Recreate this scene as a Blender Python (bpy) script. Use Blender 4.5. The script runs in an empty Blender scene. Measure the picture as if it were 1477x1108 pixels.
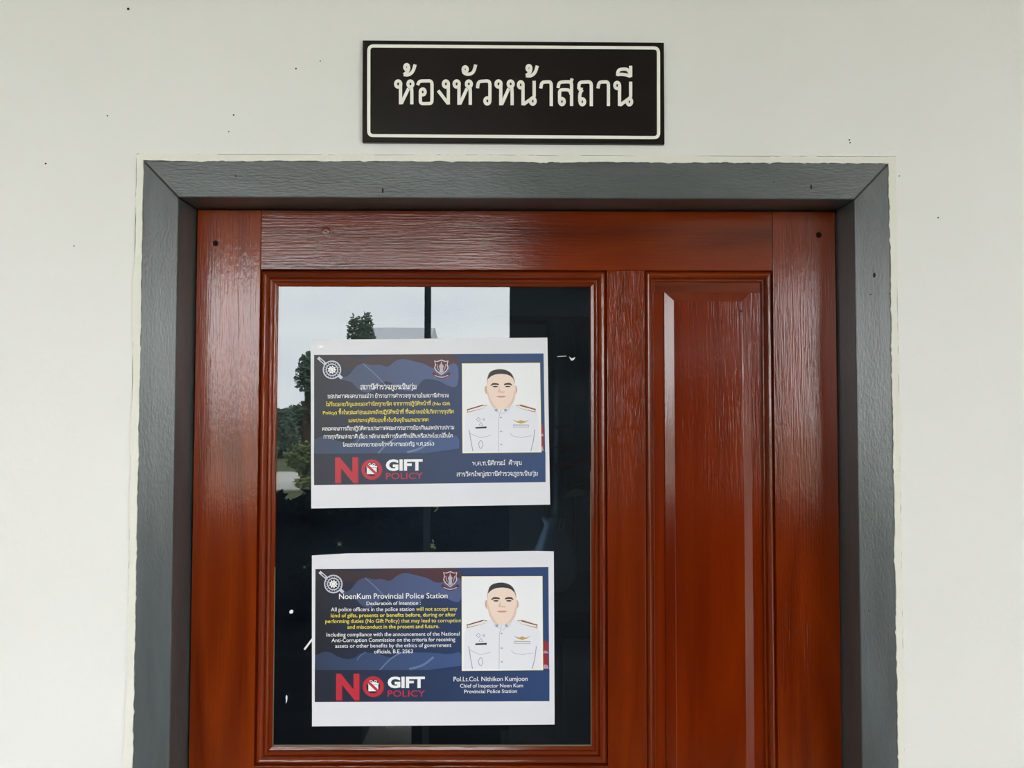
import bpy, bmesh, math, random
from mathutils import Vector, Matrix
random.seed(7)
W, H, F = 1477, 1108, 1110.0
sc = bpy.context.scene
COL = sc.collection
# ------------------------------------------------------------------ camera
CAM = Vector((0.0, -0.9072, 1.70))
PITCH, YAW, ROLL = 0.0345, -0.0052, 0.0016
M3 = Matrix.Rotation(YAW, 3, 'Z') @ Matrix.Rotation(PITCH, 3, 'X')
r0, FWD, u0 = M3 @ Vector((1, 0, 0)), M3 @ Vector((0, 1, 0)), M3 @ Vector((0, 0, 1))
RGT = math.cos(ROLL) * r0 + math.sin(ROLL) * u0
UPV = -math.sin(ROLL) * r0 + math.cos(ROLL) * u0
cd = bpy.data.cameras.new('camera')
cd.sensor_width = 36.0
cd.lens = 36.0 * F / W
cd.clip_start = 0.02
cam = bpy.data.objects.new('camera', cd)
COL.objects.link(cam)
mw = Matrix((RGT, UPV, -FWD)).transposed().to_4x4()
mw.translation = CAM
cam.matrix_world = mw
sc.camera = cam

def at(px, py, Y):
    """photo pixel -> point on the vertical plane at depth Y"""
    d = FWD + RGT * ((px - W / 2) / F) + UPV * ((H / 2 - py) / F)
    return CAM + d * ((Y - CAM.y) / d.y)

# ------------------------------------------------------------------ view + sky (thin bright overcast)
sc.view_settings.view_transform = 'Standard'
sc.view_settings.look = 'None'
sc.view_settings.exposure = 0.0
sc.view_settings.gamma = 1.0
sc.view_settings.use_curve_mapping = False
wd = bpy.data.worlds.new('sky')
sc.world = wd
wd.use_nodes = True
nt = wd.node_tree
nt.nodes.clear()
wo = nt.nodes.new('ShaderNodeOutputWorld')
bg = nt.nodes.new('ShaderNodeBackground')
tc = nt.nodes.new('ShaderNodeTexCoord')
mp = nt.nodes.new('ShaderNodeMapping')
mp.inputs['Scale'].default_value = (1, 1, 3.0)
nz = nt.nodes.new('ShaderNodeTexNoise')
nz.inputs['Scale'].default_value = 3.2
nz.inputs['Detail'].default_value = 6
cr = nt.nodes.new('ShaderNodeValToRGB')
cr.color_ramp.elements[0].position = 0.33
cr.color_ramp.elements[0].color = (0.80, 0.84, 0.88, 1)
cr.color_ramp.elements[1].position = 0.66
cr.color_ramp.elements[1].color = (1.0, 0.995, 0.975, 1)
bg.inputs['Strength'].default_value = 11.4
nt.links.new(tc.outputs['Generated'], mp.inputs['Vector'])
nt.links.new(mp.outputs['Vector'], nz.inputs['Vector'])
nt.links.new(nz.outputs['Fac'], cr.inputs['Fac'])
nt.links.new(cr.outputs['Color'], bg.inputs['Color'])
nt.links.new(bg.outputs['Background'], wo.inputs['Surface'])

# ------------------------------------------------------------------ materials
def lin(c):
    return tuple(((v / 255) / 12.92 if v / 255 <= 0.04045 else ((v / 255 + 0.055) / 1.055) ** 2.4) for v in c)

def mat(name, rgb, rough=0.5, spec=0.5, coat=0.0, coat_rough=0.1, metal=0.0, bump=None, var=None, linear=False):
    """rgb in sRGB 0-255. bump = (scale xyz, strength, distance); var = (scale xyz, rgb2)"""
    m = bpy.data.materials.new(name)
    m.use_nodes = True
    t = m.node_tree
    b = t.nodes['Principled BSDF']
    c = rgb if linear else lin(rgb)
    b.inputs['Base Color'].default_value = (*c, 1)
    b.inputs['Roughness'].default_value = rough
    b.inputs['Specular IOR Level'].default_value = spec
    b.inputs['Coat Weight'].default_value = coat
    b.inputs['Coat Roughness'].default_value = coat_rough
    b.inputs['Metallic'].default_value = metal
    if bump or var:
        tcn = t.nodes.new('ShaderNodeTexCoord')
    if var:
        mpn = t.nodes.new('ShaderNodeMapping')
        mpn.inputs['Scale'].default_value = var[0]
        n = t.nodes.new('ShaderNodeTexNoise')
        n.inputs['Scale'].default_value = 1
        n.inputs['Detail'].default_value = 6
        n.inputs['Roughness'].default_value = 0.62
        r = t.nodes.new('ShaderNodeValToRGB')
        r.color_ramp.elements[0].position = 0.32
        r.color_ramp.elements[1].position = 0.68
        r.color_ramp.elements[0].color = (*c, 1)
        r.color_ramp.elements[1].color = (*lin(var[1]), 1)
        t.links.new(tcn.outputs['Object'], mpn.inputs['Vector'])
        t.links.new(mpn.outputs['Vector'], n.inputs['Vector'])
        t.links.new(n.outputs['Fac'], r.inputs['Fac'])
        t.links.new(r.outputs['Color'], b.inputs['Base Color'])
    if bump:
        mpn = t.nodes.new('ShaderNodeMapping')
        mpn.inputs['Scale'].default_value = bump[0]
        n = t.nodes.new('ShaderNodeTexNoise')
        n.inputs['Scale'].default_value = 1
        n.inputs['Detail'].default_value = 7
        n.inputs['Roughness'].default_value = 0.6
        bn = t.nodes.new('ShaderNodeBump')
        bn.inputs['Strength'].default_value = bump[1]
        bn.inputs['Distance'].default_value = bump[2]
        t.links.new(tcn.outputs['Object'], mpn.inputs['Vector'])
        t.links.new(mpn.outputs['Vector'], n.inputs['Vector'])
        t.links.new(n.outputs['Fac'], bn.inputs['Height'])
        t.links.new(bn.outputs['Normal'], b.inputs['Normal'])
        t.links.new(bn.outputs['Normal'], b.inputs['Coat Normal'])
    return m

def wood(name, axis, dark, light, seed, relief=0.5):
    """varnished reddish hardwood, grain along axis 'z' or 'x'"""
    m = bpy.data.materials.new(name)
    m.use_nodes = True
    t = m.node_tree
    b = t.nodes['Principled BSDF']
    tcn = t.nodes.new('ShaderNodeTexCoord')
    def noise(scale, detail=5, rough=0.6, dist=0.0):
        mpn = t.nodes.new('ShaderNodeMapping')
        s = scale if axis == 'z' else (scale[2], scale[1], scale[0])
        mpn.inputs['Scale'].default_value = s
        mpn.inputs['Location'].default_value = (seed, seed * 1.7, seed * 0.6)
        n = t.nodes.new('ShaderNodeTexNoise')
        n.inputs['Scale'].default_value = 1
        n.inputs['Detail'].default_value = detail
        n.inputs['Roughness'].default_value = rough
        n.inputs['Distortion'].default_value = dist
        t.links.new(tcn.outputs['Object'], mpn.inputs['Vector'])
        t.links.new(mpn.outputs['Vector'], n.inputs['Vector'])
        return n
    broad = noise((16, 16, 1.6), 3, 0.5, 0.6)
    fine = noise((420, 420, 7.0), 4, 0.6)
    # growth-ring figure: bands of a broad noise field
    ring = noise((9, 9, 1.1), 2, 0.45, 0.3)
    mul = t.nodes.new('ShaderNodeMath'); mul.operation = 'MULTIPLY'; mul.inputs[1].default_value = 17
    fr = t.nodes.new('ShaderNodeMath'); fr.operation = 'PINGPONG'; fr.inputs[1].default_value = 1
    t.links.new(ring.outputs['Fac'], mul.inputs[0])
    t.links.new(mul.outputs[0], fr.inputs[0])
    a1 = t.nodes.new('ShaderNodeMath'); a1.operation = 'MULTIPLY_ADD'
    a1.inputs[1].default_value = 0.22
    t.links.new(fr.outputs[0], a1.inputs[0])
    t.links.new(broad.outputs['Fac'], a1.inputs[2])
    a2 = t.nodes.new('ShaderNodeMath'); a2.operation = 'MULTIPLY_ADD'
    a2.inputs[1].default_value = 0.28
    t.links.new(fine.outputs['Fac'], a2.inputs[0])
    t.links.new(a1.outputs[0], a2.inputs[2])
    r = t.nodes.new('ShaderNodeValToRGB')
    r.color_ramp.elements[0].position = 0.42
    r.color_ramp.elements[1].position = 1.0
    r.color_ramp.elements[0].color = (*lin(dark), 1)
    r.color_ramp.elements[1].color = (*lin(light), 1)
    t.links.new(a2.outputs[0], r.inputs['Fac'])
    t.links.new(r.outputs['Color'], b.inputs['Base Color'])
    b.inputs['Roughness'].default_value = 0.5
    b.inputs['Specular IOR Level'].default_value = 0.0
    b.inputs['Coat Weight'].default_value = 1.0
    b.inputs['Coat IOR'].default_value = 1.5
    b.inputs['Coat Roughness'].default_value = 0.13
    pores = noise((500, 500, 22.0), 3, 0.55)
    grit = noise((260, 260, 120.0), 3, 0.6)
    a3 = t.nodes.new('ShaderNodeMath'); a3.operation = 'MULTIPLY_ADD'; a3.inputs[1].default_value = 0.5
    t.links.new(grit.outputs['Fac'], a3.inputs[0])
    t.links.new(pores.outputs['Fac'], a3.inputs[2])
    a4 = t.nodes.new('ShaderNodeMath'); a4.operation = 'MULTIPLY_ADD'; a4.inputs[1].default_value = 0.12
    t.links.new(fr.outputs[0], a4.inputs[0])
    t.links.new(a3.outputs[0], a4.inputs[2])
    bn = t.nodes.new('ShaderNodeBump')
    bn.inputs['Strength'].default_value = relief
    bn.inputs['Distance'].default_value = 0.0006
    t.links.new(a4.outputs[0], bn.inputs['Height'])
    t.links.new(bn.outputs['Normal'], b.inputs['Normal'])
    t.links.new(bn.outputs['Normal'], b.inputs['Coat Normal'])
    return m

def gradient(name, c0, c1, rough=0.4):
    """flat print: left to right gradient over the UV map"""
    m = mat(name, c0, rough, 0.4)
    t = m.node_tree
    uv = t.nodes.new('ShaderNodeUVMap')
    sx = t.nodes.new('ShaderNodeSeparateXYZ')
    r = t.nodes.new('ShaderNodeValToRGB')
    r.color_ramp.elements[0].color = (*lin(c0), 1)
    r.color_ramp.elements[1].color = (*lin(c1), 1)
    t.links.new(uv.outputs['UV'], sx.inputs[0])
    t.links.new(sx.outputs['X'], r.inputs['Fac'])
    t.links.new(r.outputs['Color'], t.nodes['Principled BSDF'].inputs['Base Color'])
    return m

def glass_mat(name, tint, ior, dust):
    """dark reflective tinted pane: mirror share by fresnel, the rest passes through tinted"""
    m = bpy.data.materials.new(name)
    m.use_nodes = True
    t = m.node_tree
    t.nodes.clear()
    o = t.nodes.new('ShaderNodeOutputMaterial')
    mx = t.nodes.new('ShaderNodeMixShader')
    fr = t.nodes.new('ShaderNodeFresnel'); fr.inputs['IOR'].default_value = ior
    tr = t.nodes.new('ShaderNodeBsdfTransparent'); tr.inputs['Color'].default_value = (*tint, 1)
    gl = t.nodes.new('ShaderNodeBsdfGlossy'); gl.inputs['Roughness'].default_value = 0.006
    gl.inputs['Color'].default_value = (0.98, 1.0, 0.985, 1)
    t.links.new(fr.outputs[0], mx.inputs[0])
    t.links.new(tr.outputs[0], mx.inputs[1])
    t.links.new(gl.outputs[0], mx.inputs[2])
    # thin uneven dust film and wiping streaks; blue tint paints haze over dark glass
    tcn = t.nodes.new('ShaderNodeTexCoord')
    mpn = t.nodes.new('ShaderNodeMapping'); mpn.inputs['Scale'].default_value = (5, 5, 22)
    mpn.inputs['Rotation'].default_value = (0, 0.12, 0)
    n = t.nodes.new('ShaderNodeTexNoise'); n.inputs['Scale'].default_value = 1; n.inputs['Detail'].default_value = 9
    mr = t.nodes.new('ShaderNodeMapRange')
    mr.inputs['From Min'].default_value = 0.35; mr.inputs['From Max'].default_value = 0.75
    mr.inputs['To Min'].default_value = dust[0]; mr.inputs['To Max'].default_value = dust[1]
    df = t.nodes.new('ShaderNodeBsdfDiffuse'); df.inputs['Color'].default_value = (0.52, 0.66, 0.86, 1)
    m2 = t.nodes.new('ShaderNodeMixShader')
    t.links.new(tcn.outputs['Object'], mpn.inputs['Vector'])
    t.links.new(mpn.outputs['Vector'], n.inputs['Vector'])
    t.links.new(n.outputs['Fac'], mr.inputs['Value'])
    t.links.new(mr.outputs['Result'], m2.inputs[0])
    t.links.new(mx.outputs[0], m2.inputs[1])
    t.links.new(df.outputs[0], m2.inputs[2])
    t.links.new(m2.outputs[0], o.inputs['Surface'])
    return m

MT = {}
MT['wall'] = mat('white_plaster_paint', (229, 229, 226), 0.55, 0.25, bump=((90, 90, 90), 0.3, 0.0016), var=((1.6, 1.6, 1.3), (234, 234, 232)))
MT['plaster'] = mat('filler_plaster', (230, 230, 221), 0.7, 0.2, bump=((160, 160, 160), 0.5, 0.001))
MT['frame'] = mat('grey_enamel_upright', (68, 74, 76), 0.30, 0.5, coat=0.3, coat_rough=0.14, bump=((420, 420, 130), 0.5, 0.0009), var=((40, 40, 6), (84, 91, 94)))
MT['frame_h'] = mat('grey_enamel_crosswise', (66, 71, 72), 0.30, 0.5, coat=0.3, coat_rough=0.14, bump=((90, 420, 420), 0.5, 0.0009), var=((6, 40, 40), (84, 91, 94)))
MT['wood_v'] = wood('varnished_wood_upright', 'z', (82, 22, 2), (132, 50, 8), 1.3)
MT['wood_v2'] = wood('varnished_wood_upright_reddish', 'z', (86, 22, 0), (124, 42, 2), 4.1)
MT['wood_h'] = wood('varnished_wood_crosswise', 'x', (78, 22, 2), (122, 44, 8), 7.7, 0.3)
MT['wood_p'] = wood('varnished_wood_panel', 'z', (92, 22, 0), (122, 38, 1), 9.2, 0.28)
MT['peg'] = mat('dark_wood_plug', (40, 18, 10), 0.8, 0.1)
MT['hole'] = mat('dark_dent', (26, 24, 23), 0.7, 0.2)
MT['glass'] = glass_mat('tinted_glass', (0.26, 0.32, 0.39), 1.655, (0.003, 0.013))
MT['clear'] = glass_mat('clear_glass', (0.92, 0.95, 0.95), 1.45, (0.0, 0.01))
MT['putty'] = mat('old_glazing_putty', (112, 104, 82), 0.6, 0.3)
MT['board'] = mat('dark_brown_acrylic', (14, 6, 4), 0.3, 0.3)
MT['vinyl'] = mat('pale_grey_vinyl', (246, 245, 238), 0.45, 0.4)
MT['paper'] = mat('white_paper', (226, 226, 234), 0.42, 0.4, bump=((9, 9, 9), 0.12, 0.004))
MT['tape'] = mat('clear_tape_glint', (236, 236, 240), 0.08, 0.9)
MT['fleck'] = mat('white_fleck', (226, 228, 228), 0.5, 0.4)
def pm(n, c, r=0.42):
    MT[n] = mat('print_' + n, c, r, 0.4)
pm('white', (240, 241, 244)); pm('yellow', (238, 222, 60)); pm('red', (190, 38, 56)); pm('darkred', (120, 18, 36))
pm('navy', (26, 30, 44)); pm('maroon', (104, 30, 38)); pm('photo_bg', (238, 239, 243)); pm('cream', (242, 236, 190))
pm('skin', (240, 217, 204)); pm('skin_shade', (228, 198, 184)); pm('collar_white', (218, 220, 231)); pm('skin_dark', (212, 172, 156)); pm('hair', (48, 46, 52)); pm('stubble', (168, 150, 144))
pm('brow', (66, 52, 48)); pm('eye', (50, 40, 40)); pm('lip', (206, 150, 142)); pm('uniform', (230, 231, 240))
pm('shade', (196, 199, 214)); pm('seam', (158, 162, 182)); pm('gold', (196, 160, 88)); pm('bar_red', (120, 44, 44))
pm('black', (30, 28, 32)); pm('silver', (176, 178, 190)); pm('glow', (198, 202, 218)); pm('ink_shadow', (60, 58, 40))
pm('city_red', (150, 40, 52)); pm('city_pale', (196, 150, 160)); pm('lineblue', (70, 92, 140))
MT['panel_bg'] = gradient('print_background', (18, 20, 30), (36, 66, 118))
MT['panel_bar'] = gradient('print_footer_bar', (22, 27, 42), (40, 68, 116))
MT['flag'] = gradient('print_flag_cloth', (56, 66, 92), (84, 104, 158))
MT['flag2'] = gradient('print_flag_fold', (44, 58, 86), (66, 98, 156))
MT['flag_red'] = gradient('print_flag_red', (36, 28, 36), (92, 48, 58))
MT['fold_line'] = gradient('print_fold_highlight', (96, 112, 152), (104, 124, 170))

# ------------------------------------------------------------------ building blocks
def props(o, label=None, cat=None, group=None, kind=None):
    if label: o['label'] = label
    if cat: o['category'] = cat
    if group: o['group'] = group
    if kind: o['kind'] = kind
    return o

def empty(name, loc=(0, 0, 0)):
    o = bpy.data.objects.new(name, None)
    o.empty_display_size = 0.05
    COL.objects.link(o)
    o.location = loc
    return o

def link(name, me, m, parent=None, smooth=False, label=None):
    o = bpy.data.objects.new(name, me)
    COL.objects.link(o)
    if m: me.materials.append(m)
    if smooth:
        for p in me.polygons: p.use_smooth = True
    if parent:
        o.parent = parent
        o.matrix_parent_inverse = Matrix.Translation(-Vector(parent_loc(parent)))
    if label: o['label'] = label
    return o

def parent_loc(p):
    v = Vector(p.location)
    # parents that are meshes sit at the world origin with their own inverse; only Empties move
    return v if p.parent is None else Vector((0, 0, 0))

def mesh(name, verts, faces, m, parent=None, smooth=False, label=None):
    me = bpy.data.meshes.new(name)
    me.from_pydata([tuple(v) for v in verts], [], faces)
    me.validate()
    me.update()
    return link(name, me, m, parent, smooth, label)

def box_vf(x0, x1, y0, y1, z0, z1):
    v = [(x0, y0, z0), (x1, y0, z0), (x1, y1, z0), (x0, y1, z0), (x0, y0, z1), (x1, y0, z1), (x1, y1, z1), (x0, y1, z1)]
    f = [(0, 3, 2, 1), (4, 5, 6, 7), (0, 1, 5, 4), (1, 2, 6, 5), (2, 3, 7, 6), (3, 0, 4, 7)]
    return v, f

def bevel(o, w, seg=2):
    b = o.modifiers.new('bevel', 'BEVEL')
    b.width = w; b.segments = seg; b.limit_method = 'ANGLE'; b.angle_limit = 0.6
    return o

def box(name, x0, x1, y0, y1, z0, z1, m, parent=None, bv=0, label=None):
    v, f = box_vf(x0, x1, y0, y1, z0, z1)
    o = mesh(name, v, f, m, parent, label=label)
    if bv: bevel(o, bv)
    return o

def prism(name, poly_xz, y0, y1, m, parent=None, bv=0, label=None):
    """polygon in the XZ plane (counter-clockwise seen from -Y) between depths y0 < y1"""
    n = len(poly_xz)
    v = [(x, y0, z) for x, z in poly_xz] + [(x, y1, z) for x, z in poly_xz]
    f = [tuple(range(n)), tuple(range(2 * n - 1, n - 1, -1))]
    for i in range(n):
        j = (i + 1) % n
        f.append((i, i + n, j + n, j))
    o = mesh(name, v, f, m, parent, label=label)
    if bv: bevel(o, bv)
    return o

def disc(name, c, r, y0, y1, m, parent=None, n=14, ry=None):
    return prism(name, [(c[0] + r * math.cos(2 * math.pi * i / n), c[1] + (ry or r) * math.sin(2 * math.pi * i / n)) for i in range(n)], y0, y1, m, parent)

# ------------------------------------------------------------------ measured planes
XLo, XLi, XRi, XRo = -0.4340, -0.3915, 0.4124, 0.4548      # grey frame, outer and inner edges
ZTo, ZTi = 1.9967, 1.9524
YF, YW, YD, YG = 0.0, 0.003, 0.050, 0.062                   # frame face, wall face, door face, glass face
XDl, XDr, ZDt = -0.3892, 0.4108, 1.9506                     # door leaf
def dx(px, py=700, Y=YD): return at(px, py, Y).x
def dz(py, px=620, Y=YD): return at(px, py, Y).z

# ------------------------------------------------------------------ facade wall
def wall_with_hole(name, X0, X1, Z0, Z1, hx0, hx1, hz1, y0, y1, m):
    xs = [X0, hx0, hx1, X1]; zs = [Z0, hz1, Z1]
    v, f = [], []
    for y in (y0, y1):
        for z in zs:
            for x in xs: v.append((x, y, z))
    I = lambda s, r, c: s * 12 + r * 4 + c
    for r in range(2):
        for c in range(3):
            if r == 0 and c == 1: continue
            f.append((I(0, r, c), I(0, r, c + 1), I(0, r + 1, c + 1), I(0, r + 1, c)))
            f.append((I(1, r, c), I(1, r + 1, c), I(1, r + 1, c + 1), I(1, r, c + 1)))
    edges = [((0, 0), (1, 0)), ((1, 0), (2, 0)), ((2, 0), (2, 1)), ((2, 1), (2, 2)), ((2, 2), (2, 3)), ((2, 3), (1, 3)), ((1, 3), (0, 3)),
             ((0, 3), (0, 2)), ((0, 2), (1, 2)), ((1, 2), (1, 1)), ((1, 1), (0, 1)), ((0, 1), (0, 0))]
    for a, b in edges:
        f.append((I(0, *a), I(0, *b), I(1, *b), I(1, *a)))
    return mesh(name, v, f, m)
fw = wall_with_hole('wall_front', -5.2, 5.2, 0, 3.0, XLo - .0098, XRo + .0092, ZTo + .0088, YW, 0.15, MT['wall'])
props(fw, 'white painted plaster wall around the wooden door', 'wall', kind='structure')
for px, py, r in ((185, 13, .0016), (337, 166, .0010), (155, 167, .0008), (66, 236, .0011), (427, 99, .0010), (330, 190, .0008), (107, 355, .0007), (1225, 202, .0009), (1226, 206, .0008), (1353, 314, .0009), (1297, 254, .0007), (462, 88, .0007)):
    p = at(px, py, YW)
    disc('wall_speck', (p.x, p.z), r, YW - .0004, YW + .001, MT['hole'], fw, 8)

# plaster filler lapping the frame edge: three ragged strips
tr = empty('trim_2', (0.01, 0, ZTo))
props(tr, 'ragged white plaster strip around the outside of the grey door frame', 'plaster trim', kind='structure')
def ragged(p0, p1, nrm, w_in, w_out, n, seedv):
    rnd = random.Random(seedv)
    p0, p1, nrm = Vector(p0), Vector(p1), Vector(nrm)
    v, f = [], []
    a = b = 0
    for i in range(n + 1):
        t = i / n
        a = a * 0.6 + rnd.uniform(-1, 1) * 0.0006
        b = b * 0.85 + rnd.uniform(-1, 1) * 0.0007
        c = p0.lerp(p1, t)
        inn = c - nrm * (w_in + a + (0.0008 if rnd.random() < 0.12 else 0))
        out = c + nrm * (w_out + b)
        v += [inn + Vector((0, 0.002, 0)), inn + Vector((0, -0.0010, 0)), out + Vector((0, -0.0006, 0)), out + nrm * 0.0006 + Vector((0, 0.0050, 0)), out + nrm * 0.006 + Vector((0, 0.0052, 0))]
    for i in range(n):
        for k in range(4):
            f.append((5 * i + k, 5 * i + k + 1, 5 * i + 6 + k, 5 * i + 5 + k))
    return v, f
for nm, p0, p1, nr, s in (('left', (XLo, YF, 0), (XLo, YF, ZTo + .007), (-1, 0, 0), 1), ('right', (XRo, YF, 0), (XRo, YF, ZTo + .007), (1, 0, 0), 2), ('top', (XLo - .006, YF, ZTo), (XRo + .006, YF, ZTo), (0, 0, 1), 3)):
    v, f = ragged(p0, p1, nr, 0.0006, {'left': .0082, 'right': .0076, 'top': .0072}[nm], 260 if nm == 'top' else 460, s)
    mesh('plaster_strip', v, f, MT['plaster'], tr)

# ------------------------------------------------------------------ grey door frame
fr = empty('trim_1', (0.01, 0.05, 0))
props(fr, 'grey enamel painted wooden door frame with mitred corners', 'door frame', kind='structure')
g = 0.0005
prism('jamb', [(XLo, 0), (XLi, 0), (XLi, ZTi - g), (XLo, ZTo - g)], YF, 0.12, MT['frame'], fr, 0.0014)
prism('jamb', [(XRi, 0), (XRo, 0), (XRo, ZTo - g), (XRi, ZTi - g)], YF, 0.12, MT['frame'], fr, 0.0014)
prism('head', [(XLi, ZTi), (XRi, ZTi), (XRo, ZTo), (XLo, ZTo)], YF, 0.12, MT['frame_h'], fr, 0.0014)
box('stop', XLi - .001, XLi + .012, YD + .036, 0.12, 0, ZTi, MT['frame'], fr)
box('stop', XRi - .012, XRi + .001, YD + .036, 0.12, 0, ZTi, MT['frame'], fr)
box('stop', XLi + .012, XRi - .012, YD + .036, 0.12, ZTi - .012, ZTi + .001, MT['frame_h'], fr)
for px, py, r, ry in ((552, 275, .0011, .0034), (1170, 270, .0012, .003), (340, 254, .0010, .0010), (1261, 397, .0016, .003), (1116, 263, .0008, .0008), (1284, 424, .001, .0012), (1256, 425, .0008, .0008), (1253, 881, .0008, .0008)):
    p = at(px, py, YF)
    disc('nail_hole', (p.x, p.z), r, YF - .0003, YF + .002, MT['hole'], fr, 10, ry)

# ------------------------------------------------------------------ door leaf
door = empty('door_1', (0.01, YD + .02, 0))
props(door, 'varnished reddish brown wooden door with glass pane and raised side panel', 'door', kind='structure')
YB = YD + 0.036
XS1 = dx(371.5)                      # inner edge of the hinge stile
XM0, XM1 = dx(876), dx(931.5)        # mullion between glass and panel
XS2 = dx(1118)                       # inner edge of the lock stile
ZR = dz(389.5)                       # underside of the top rail
ZS = dz(1105)                        # top of the rail under the glass
ZB = 0.24                            # top of the bottom rail
bv = 0.0009
box('stile', XDl, XS1, YD, YB, 0.006, ZDt, MT['wood_v'], door, bv)
box('stile', XS2, XDr, YD, YB, 0.006, ZDt, MT['wood_v2'], door, bv)
box('mullion', XM0, XM1, YD, YB, ZB, ZR, MT['wood_v2'], door, bv)
box('top_rail', XS1, XS2, YD + .0004, YB, ZR, ZDt, MT['wood_h'], door, bv)
box('middle_rail', XS1, XM0, YD + .0004, YB, ZS - .12, ZS, MT['wood_h'], door, bv)
box('bottom_rail', XS1, XS2, YD + .0004, YB, 0.006, ZB, MT['wood_h'], door, bv)

def mouldings(x0, x1, z0, z1, prof, mv, mh):
    """four mitred lengths; prof = list of (inset, recess behind the door face)"""
    n = len(prof)
    C = [(x0, z0, 1, 1), (x1, z0, -1, 1), (x1, z1, -1, -1), (x0, z1, 1, -1)]
    for k in range(4):
        a, b = C[k], C[(k + 1) % 4]
        v, f = [], []
        for cx, cz, sx, sz in (a, b):
            for u, h in prof: v.append((cx + sx * u, YD + h, cz + sz * u))
        for i in range(n - 1): f.append((i, n + i, n + i + 1, i + 1))
        mesh('moulding', v, f, mh if k % 2 == 0 else mv, door, smooth=False)
def rnd_prof(u0, u1, h0, h1, top, n=6):
    """half-round bead between u0 and u1"""
    out = []
    for i in range(n + 1):
        t = i / n
        out.append((u0 + (u1 - u0) * t, h0 + (h1 - h0) * t - math.sin(math.pi * t) * top))
    return out
gp = [(0, .0), (0.0006, .0045)] + rnd_prof(.0012, .0095, .0032, .0036, .0034) + [(.0100, .0062)] + rnd_prof(.0106, .0150, .0058, .0072, .0016, 4) + [(.0154, .0090), (.0188, .0098), (.0196, .0125), (.0196, .016)]
mouldings(XS1, XM0, ZS, ZR, gp, MT['wood_v2'], MT['wood_h'])
pp = [(0, .0), (0.0006, .004)] + rnd_prof(.0012, .0088, .0030, .0040, .0032) + [(.0094, .0072)] + rnd_prof(.0098, .0128, .0072, .0085, .0012, 4) + [(.0132, .0115), (.0132, .016)]
mouldings(XM1, XS2, ZB, ZR, pp, MT['wood_v2'], MT['wood_h'])
# lower field under the glass (below the photograph's edge)
mouldings(XS1, XM0, ZB, ZS - .12, pp, MT['wood_v2'], MT['wood_h'])
def raised_panel(x0, x1, z0, z1, flat, bev):
    i0 = .0128
    lv = [(i0, .0105), (i0 + flat, .0105), (i0 + flat + .0006, .0085), (i0 + flat + bev, .0050), (i0 + flat + bev + .0008, .0054)]
    v, f = [], []
    for u, h in lv:
        v += [(x0 + u, YD + h, z0 + u), (x1 - u, YD + h, z0 + u), (x1 - u, YD + h, z1 - u), (x0 + u, YD + h, z1 - u)]
    for r in range(len(lv) - 1):
        for c in range(4):
            d = (c + 1) % 4
            f.append((4 * r + c, 4 * r + d, 4 * r + 4 + d, 4 * r + 4 + c))
    L = 4 * (len(lv) - 1)
    f.append((L, L + 1, L + 2, L + 3))
    b = len(v)
    v += [(x0 + .008, YB - .008, z0 + .008), (x1 - .008, YB - .008, z0 + .008), (x1 - .008, YB - .008, z1 - .008), (x0 + .008, YB - .008, z1 - .008)]
    f.append((b + 3, b + 2, b + 1, b))
    return mesh('panel', v, f, MT['wood_p'], door)
raised_panel(XM1, XS2, ZB, ZR, .0125, .0118)
raised_panel(XS1, XM0, ZB, ZS - .12, .0125, .0118)
# thin slip that closes the panel top (light cross-grain piece seen above the raised field)
box('panel_top_slip', XM1 + .0135, XS2 - .0135, YD + .0096, YD + .0110, ZR - .0262, ZR - .0130, MT['wood_h'], door, .0003)

# glass pane and its putty line
GX0, GX1, GZ0, GZ1 = XS1 + .0190, XM0 - .0190, ZS + .0190, ZR - .0190
box('glass_pane', GX0 - .004, GX1 + .004, YG, YG + .005, GZ0 - .004, GZ1 + .004, MT['glass'], door, label='dark reflective tinted glass pane')
box('putty_line', GX0, GX1, YG - .0012, YG + .0001, GZ0 - .0006, GZ0 + .0016, MT['putty'], door)
box('putty_line', GX1 - .0010, GX1 + .0006, YG - .0012, YG + .0001, GZ0, GZ0 + .34, MT['putty'], door)
box('putty_line', GX0 - .0006, GX0 + .0008, YG - .0012, YG + .0001, GZ0, GZ0 + .22, MT['putty'], door)
# wooden plugs and knots
for px, py, r in ((311, 351, .0036), (357, 374, .0030), (1181, 339, .0036), (1135, 361, .0034), (1069, 449, .0014)):
    Y = YD if px != 1069 else YD + .0054
    p = at(px, py, Y)
    disc('wood_plug', (p.x, p.z), r, Y - .0003, Y + .003, MT['peg'] if px in (311, 1181, 1069) else MT['wood_h'], door, 14)
def knot(px, py, r, parent):
    p = at(px, py, YD)
    v, f = [], []
    n = 18
    for k, (q, h) in enumerate(((1.0, .0003), (.8, -.0006), (.6, -.0001), (.42, -.0007), (.2, -.0002))):
        for i in range(n):
            a = 2 * math.pi * i / n
            v.append((p.x + r * q * math.cos(a), YD + .0004 + h, p.z + r * .8 * q * math.sin(a)))
    for k in range(4):
        for i in range(n):
            j = (i + 1) % n
            f.append((k * n + i, k * n + j, k * n + n + j, k * n + n + i))
    f.append(tuple(range(4 * n, 5 * n)))
    mesh('knot', v, f, MT['wood_h'], parent, smooth=True)
knot(470, 333, .0062, door)
# hairline cracks in the mullion and moulding joint
def crack(pts, w, Y):
    v, f = ribbon([pts], w)
    mesh('crack', [at(x, y, Y) for x, y in v], f, MT['hole'], door)

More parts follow.
